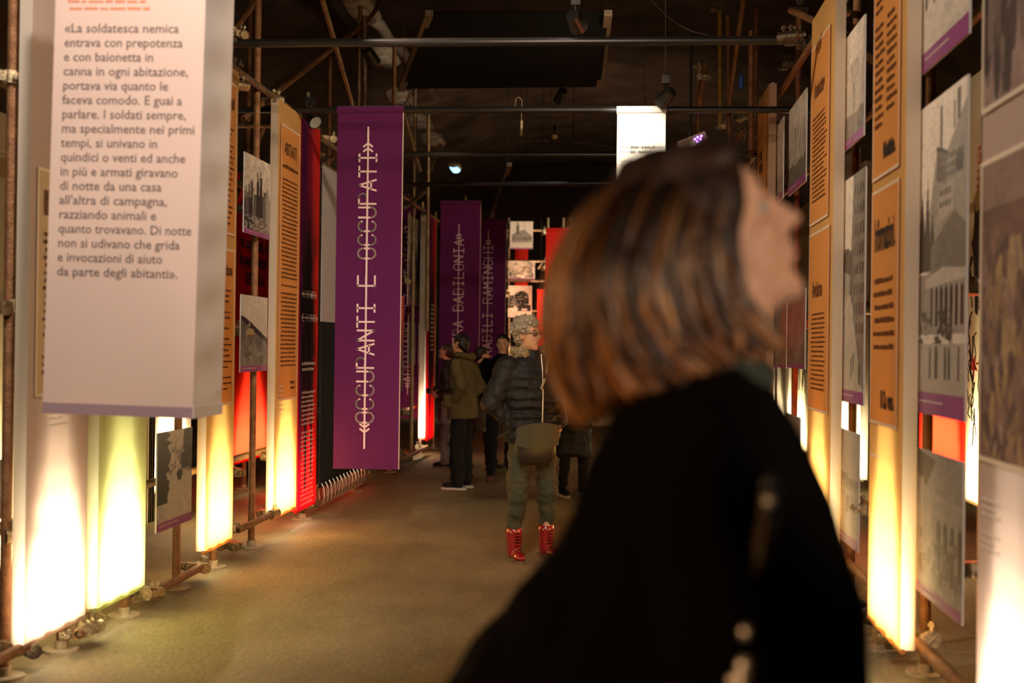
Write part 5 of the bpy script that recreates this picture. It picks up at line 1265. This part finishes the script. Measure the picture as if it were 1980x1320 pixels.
# hair: a mass with strands laid over it, falling from the parting to the jaw and the nape
def cat(pts, u):
    n = len(pts)-1; x = min(u*n, n-1e-6); i = int(x); f = x-i
    P = [pts[max(i-1,0)], pts[i], pts[i+1], pts[min(i+2,n)]]
    return tuple(.5*((2*P[1][k])+(-P[0][k]+P[2][k])*f+(2*P[0][k]-5*P[1][k]+4*P[2][k]-P[3][k])*f*f+(-P[0][k]+3*P[1][k]-3*P[2][k]+P[3][k])*f**3) for k in range(2))
BACK = [(1300,304),(1178,368),(1098,468),(1068,590),(1078,705),(1128,815)]
MIDB = [(1310,302),(1228,380),(1170,500),(1160,610),(1180,700),(1225,765)]
MIDF = [(1320,300),(1310,380),(1275,500),(1270,600),(1300,670),(1340,715)]
FRNT = [(1350,302),(1412,345),(1392,450),(1405,545),(1450,620),(1490,672)]
def hairpt(s, u, side, k=1.0):
    """s: 0 back .. 1 front, u: 0 parting .. 1 ends"""
    rows = [BACK, MIDB, MIDF, FRNT]; x = min(s*3, 2.99999); i = int(x); f = x-i; f2 = f*f*(3-2*f)
    a, c = cat(rows[i], u), cat(rows[i+1], u); px, py = a[0]*(1-f2)+c[0]*f2, a[1]*(1-f2)+c[1]*f2
    d = .122*math.sin(math.pi*min(1, .04+s*.80))**.6*math.sin(math.pi*min(.5, .02+u*.9))**.8*(1-.12*u)
    px = 1262+(px-1262)*k; py = 520+(py-520)*k
    return pw(px, py, side*d*k)
b = MB(); NS, NU = 18, 18
for side in (-1, 1):
    for j in range(NU+1):
        for i in range(NS+1): b.v.append(hairpt(i/NS, j/NU, side, .95))
n1 = (NS+1)*(NU+1)
for e in (0, n1):
    for j in range(NU):
        for i in range(NS): k = e+j*(NS+1)+i; f = (k,k+1,k+NS+2,k+NS+1); b.f.append(f if e == 0 else f[::-1])
for j in range(NU):
    for i in (0, NS): k = j*(NS+1)+i; b.f.append((k, k+NS+1, n1+k+NS+1, n1+k))
for i in range(NS):
    for k in (i, NU*(NS+1)+i): b.f.append((k, k+1, n1+k+1, n1+k))
def hb(c, r): B.ball(b, q(*c), r, R_)
hb((-.022,0,.045), (.100,.090,.092)); hb((.030,0,.088), (.058,.068,.030)); hb((-.06,0,-.01), (.07,.085,.08))
for sg in (-1,1): hb((-.02,sg*.066,.0), (.045,.02,.06))
remesh(b, 'hair', M['hair_brown'], t, .009, 3, wrinkle=[(.018,25,6,1)])
g = random.Random(12); me_v = []; me_f = []; me_c = []
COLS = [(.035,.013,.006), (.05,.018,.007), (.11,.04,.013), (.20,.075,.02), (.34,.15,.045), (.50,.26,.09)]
def strand(s, side, r, colr, u0=.0, u1=1.0, amp=.006, out=.0):
    ph, fr_ = g.uniform(0,6.3), g.uniform(1.5,3); n = 14; pts = []; ds = g.uniform(-.05,.05)
    for i in range(n+1):
        f = i/n; u = u0+(u1-u0)*f; ss = min(1, max(0, s+ds*f))
        p = hairpt(ss, u, side, 1.0+out); p += Vector((math.sin(ph+fr_*u*3), side*.6*math.cos(ph+u*5), .3*math.sin(ph+u*6)))*amp*(.2+u)
        pts.append(p)
    m_ = MB(); m_.path(pts, [max(.0006, r*math.sin(math.pi*min(.98, .06+.93*i/n))**.6) for i in range(n+1)], 5)
    o_ = len(me_v); me_v.extend(m_.v); me_f.extend([tuple(o_+x for x in f_) for f_ in m_.f]); k_ = g.uniform(.75,1.25)
    for i in range(len(m_.v)): f = (i//5)/n; w_ = .16+1.15*f**1.3; me_c.append((colr[0]*k_*w_, colr[1]*k_*w_, colr[2]*k_*w_, 1))  # strands darkened at the roots, painting shade onto the crown
for i in range(620):
    s_ = g.random()**.9; side = -1 if g.random() < .72 else 1
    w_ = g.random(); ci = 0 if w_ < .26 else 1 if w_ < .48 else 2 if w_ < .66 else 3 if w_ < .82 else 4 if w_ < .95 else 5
    if s_ < .14 and g.random() < .7: ci = min(5, ci+2)  # lighter colours at the back edge stand in for light on it
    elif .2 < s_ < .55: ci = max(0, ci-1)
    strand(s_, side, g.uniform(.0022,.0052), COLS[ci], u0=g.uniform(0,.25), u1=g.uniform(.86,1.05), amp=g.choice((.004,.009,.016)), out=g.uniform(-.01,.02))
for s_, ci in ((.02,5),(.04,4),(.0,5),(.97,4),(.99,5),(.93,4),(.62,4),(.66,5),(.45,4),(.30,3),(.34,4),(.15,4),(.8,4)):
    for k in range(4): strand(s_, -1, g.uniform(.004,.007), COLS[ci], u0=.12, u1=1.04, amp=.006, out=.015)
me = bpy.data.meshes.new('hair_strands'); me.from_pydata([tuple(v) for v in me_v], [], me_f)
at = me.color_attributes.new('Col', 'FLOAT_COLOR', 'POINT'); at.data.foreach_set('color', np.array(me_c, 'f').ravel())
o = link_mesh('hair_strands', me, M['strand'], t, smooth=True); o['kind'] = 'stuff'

# chain strap with its fittings crossing her coat
t2 = thing('chain_strap', 'grey chain bag strap hanging down the front of the black coat', 'bag strap', pY(1440, 1300, YW-.27))
path = [(1492,935),(1488,990),(1478,1050),(1466,1110),(1454,1170),(1446,1225),(1442,1290),(1436,1380),(1420,1500)]
for i in range(34):
    x = i/33*(len(path)-1); k = min(int(x), len(path)-2); f = x-k
    px = path[k][0]*(1-f)+path[k+1][0]*f; py = path[k][1]*(1-f)+path[k+1][1]*f
    c = pY(px, py, YW-.235-.04*min(1, (py-935)/330.)); b = MB(); n_ = 10
    ax = Vector((1,0,0)) if i % 2 else Vector((.35,.94,0)); az = Vector((-.12,0,1)).normalized()
    ring = [c + ax*.0085*math.cos(2*math.pi*j/n_) + az*.0125*math.sin(2*math.pi*j/n_) for j in range(n_+1)]
    b.path(ring, .003, 6); b.build('link', M['dark_clamp' if 4 < i < 16 else 'black_tube'], t2, smooth=True)
for (px, py, r_) in ((1487,968,.006),(1443,1222,.008),(1441,1287,.011),(1436,1312,.012),(1421,1316,.009)):
    b = MB(); b.ball(pY(px, py, YW-.29), r_); b.build('stud', M['metal'], t2, smooth=True)
t2 = thing('strap_buckle', 'small metal buckle glinting at the back edge of the black coat', 'buckle', pY(1132, 970, YW-.05))
b = MB(); b.box(pw(1132,975,-.05)-Vector((.006,.004,.02)), pw(1132,975,-.05)+Vector((.006,.004,.02))); b.build('buckle_bar', M['steel'], t2)
b = MB(); b.ball(pw(1130,994,-.06), .0075); b.build('stud', M['metal'], t2, smooth=True)
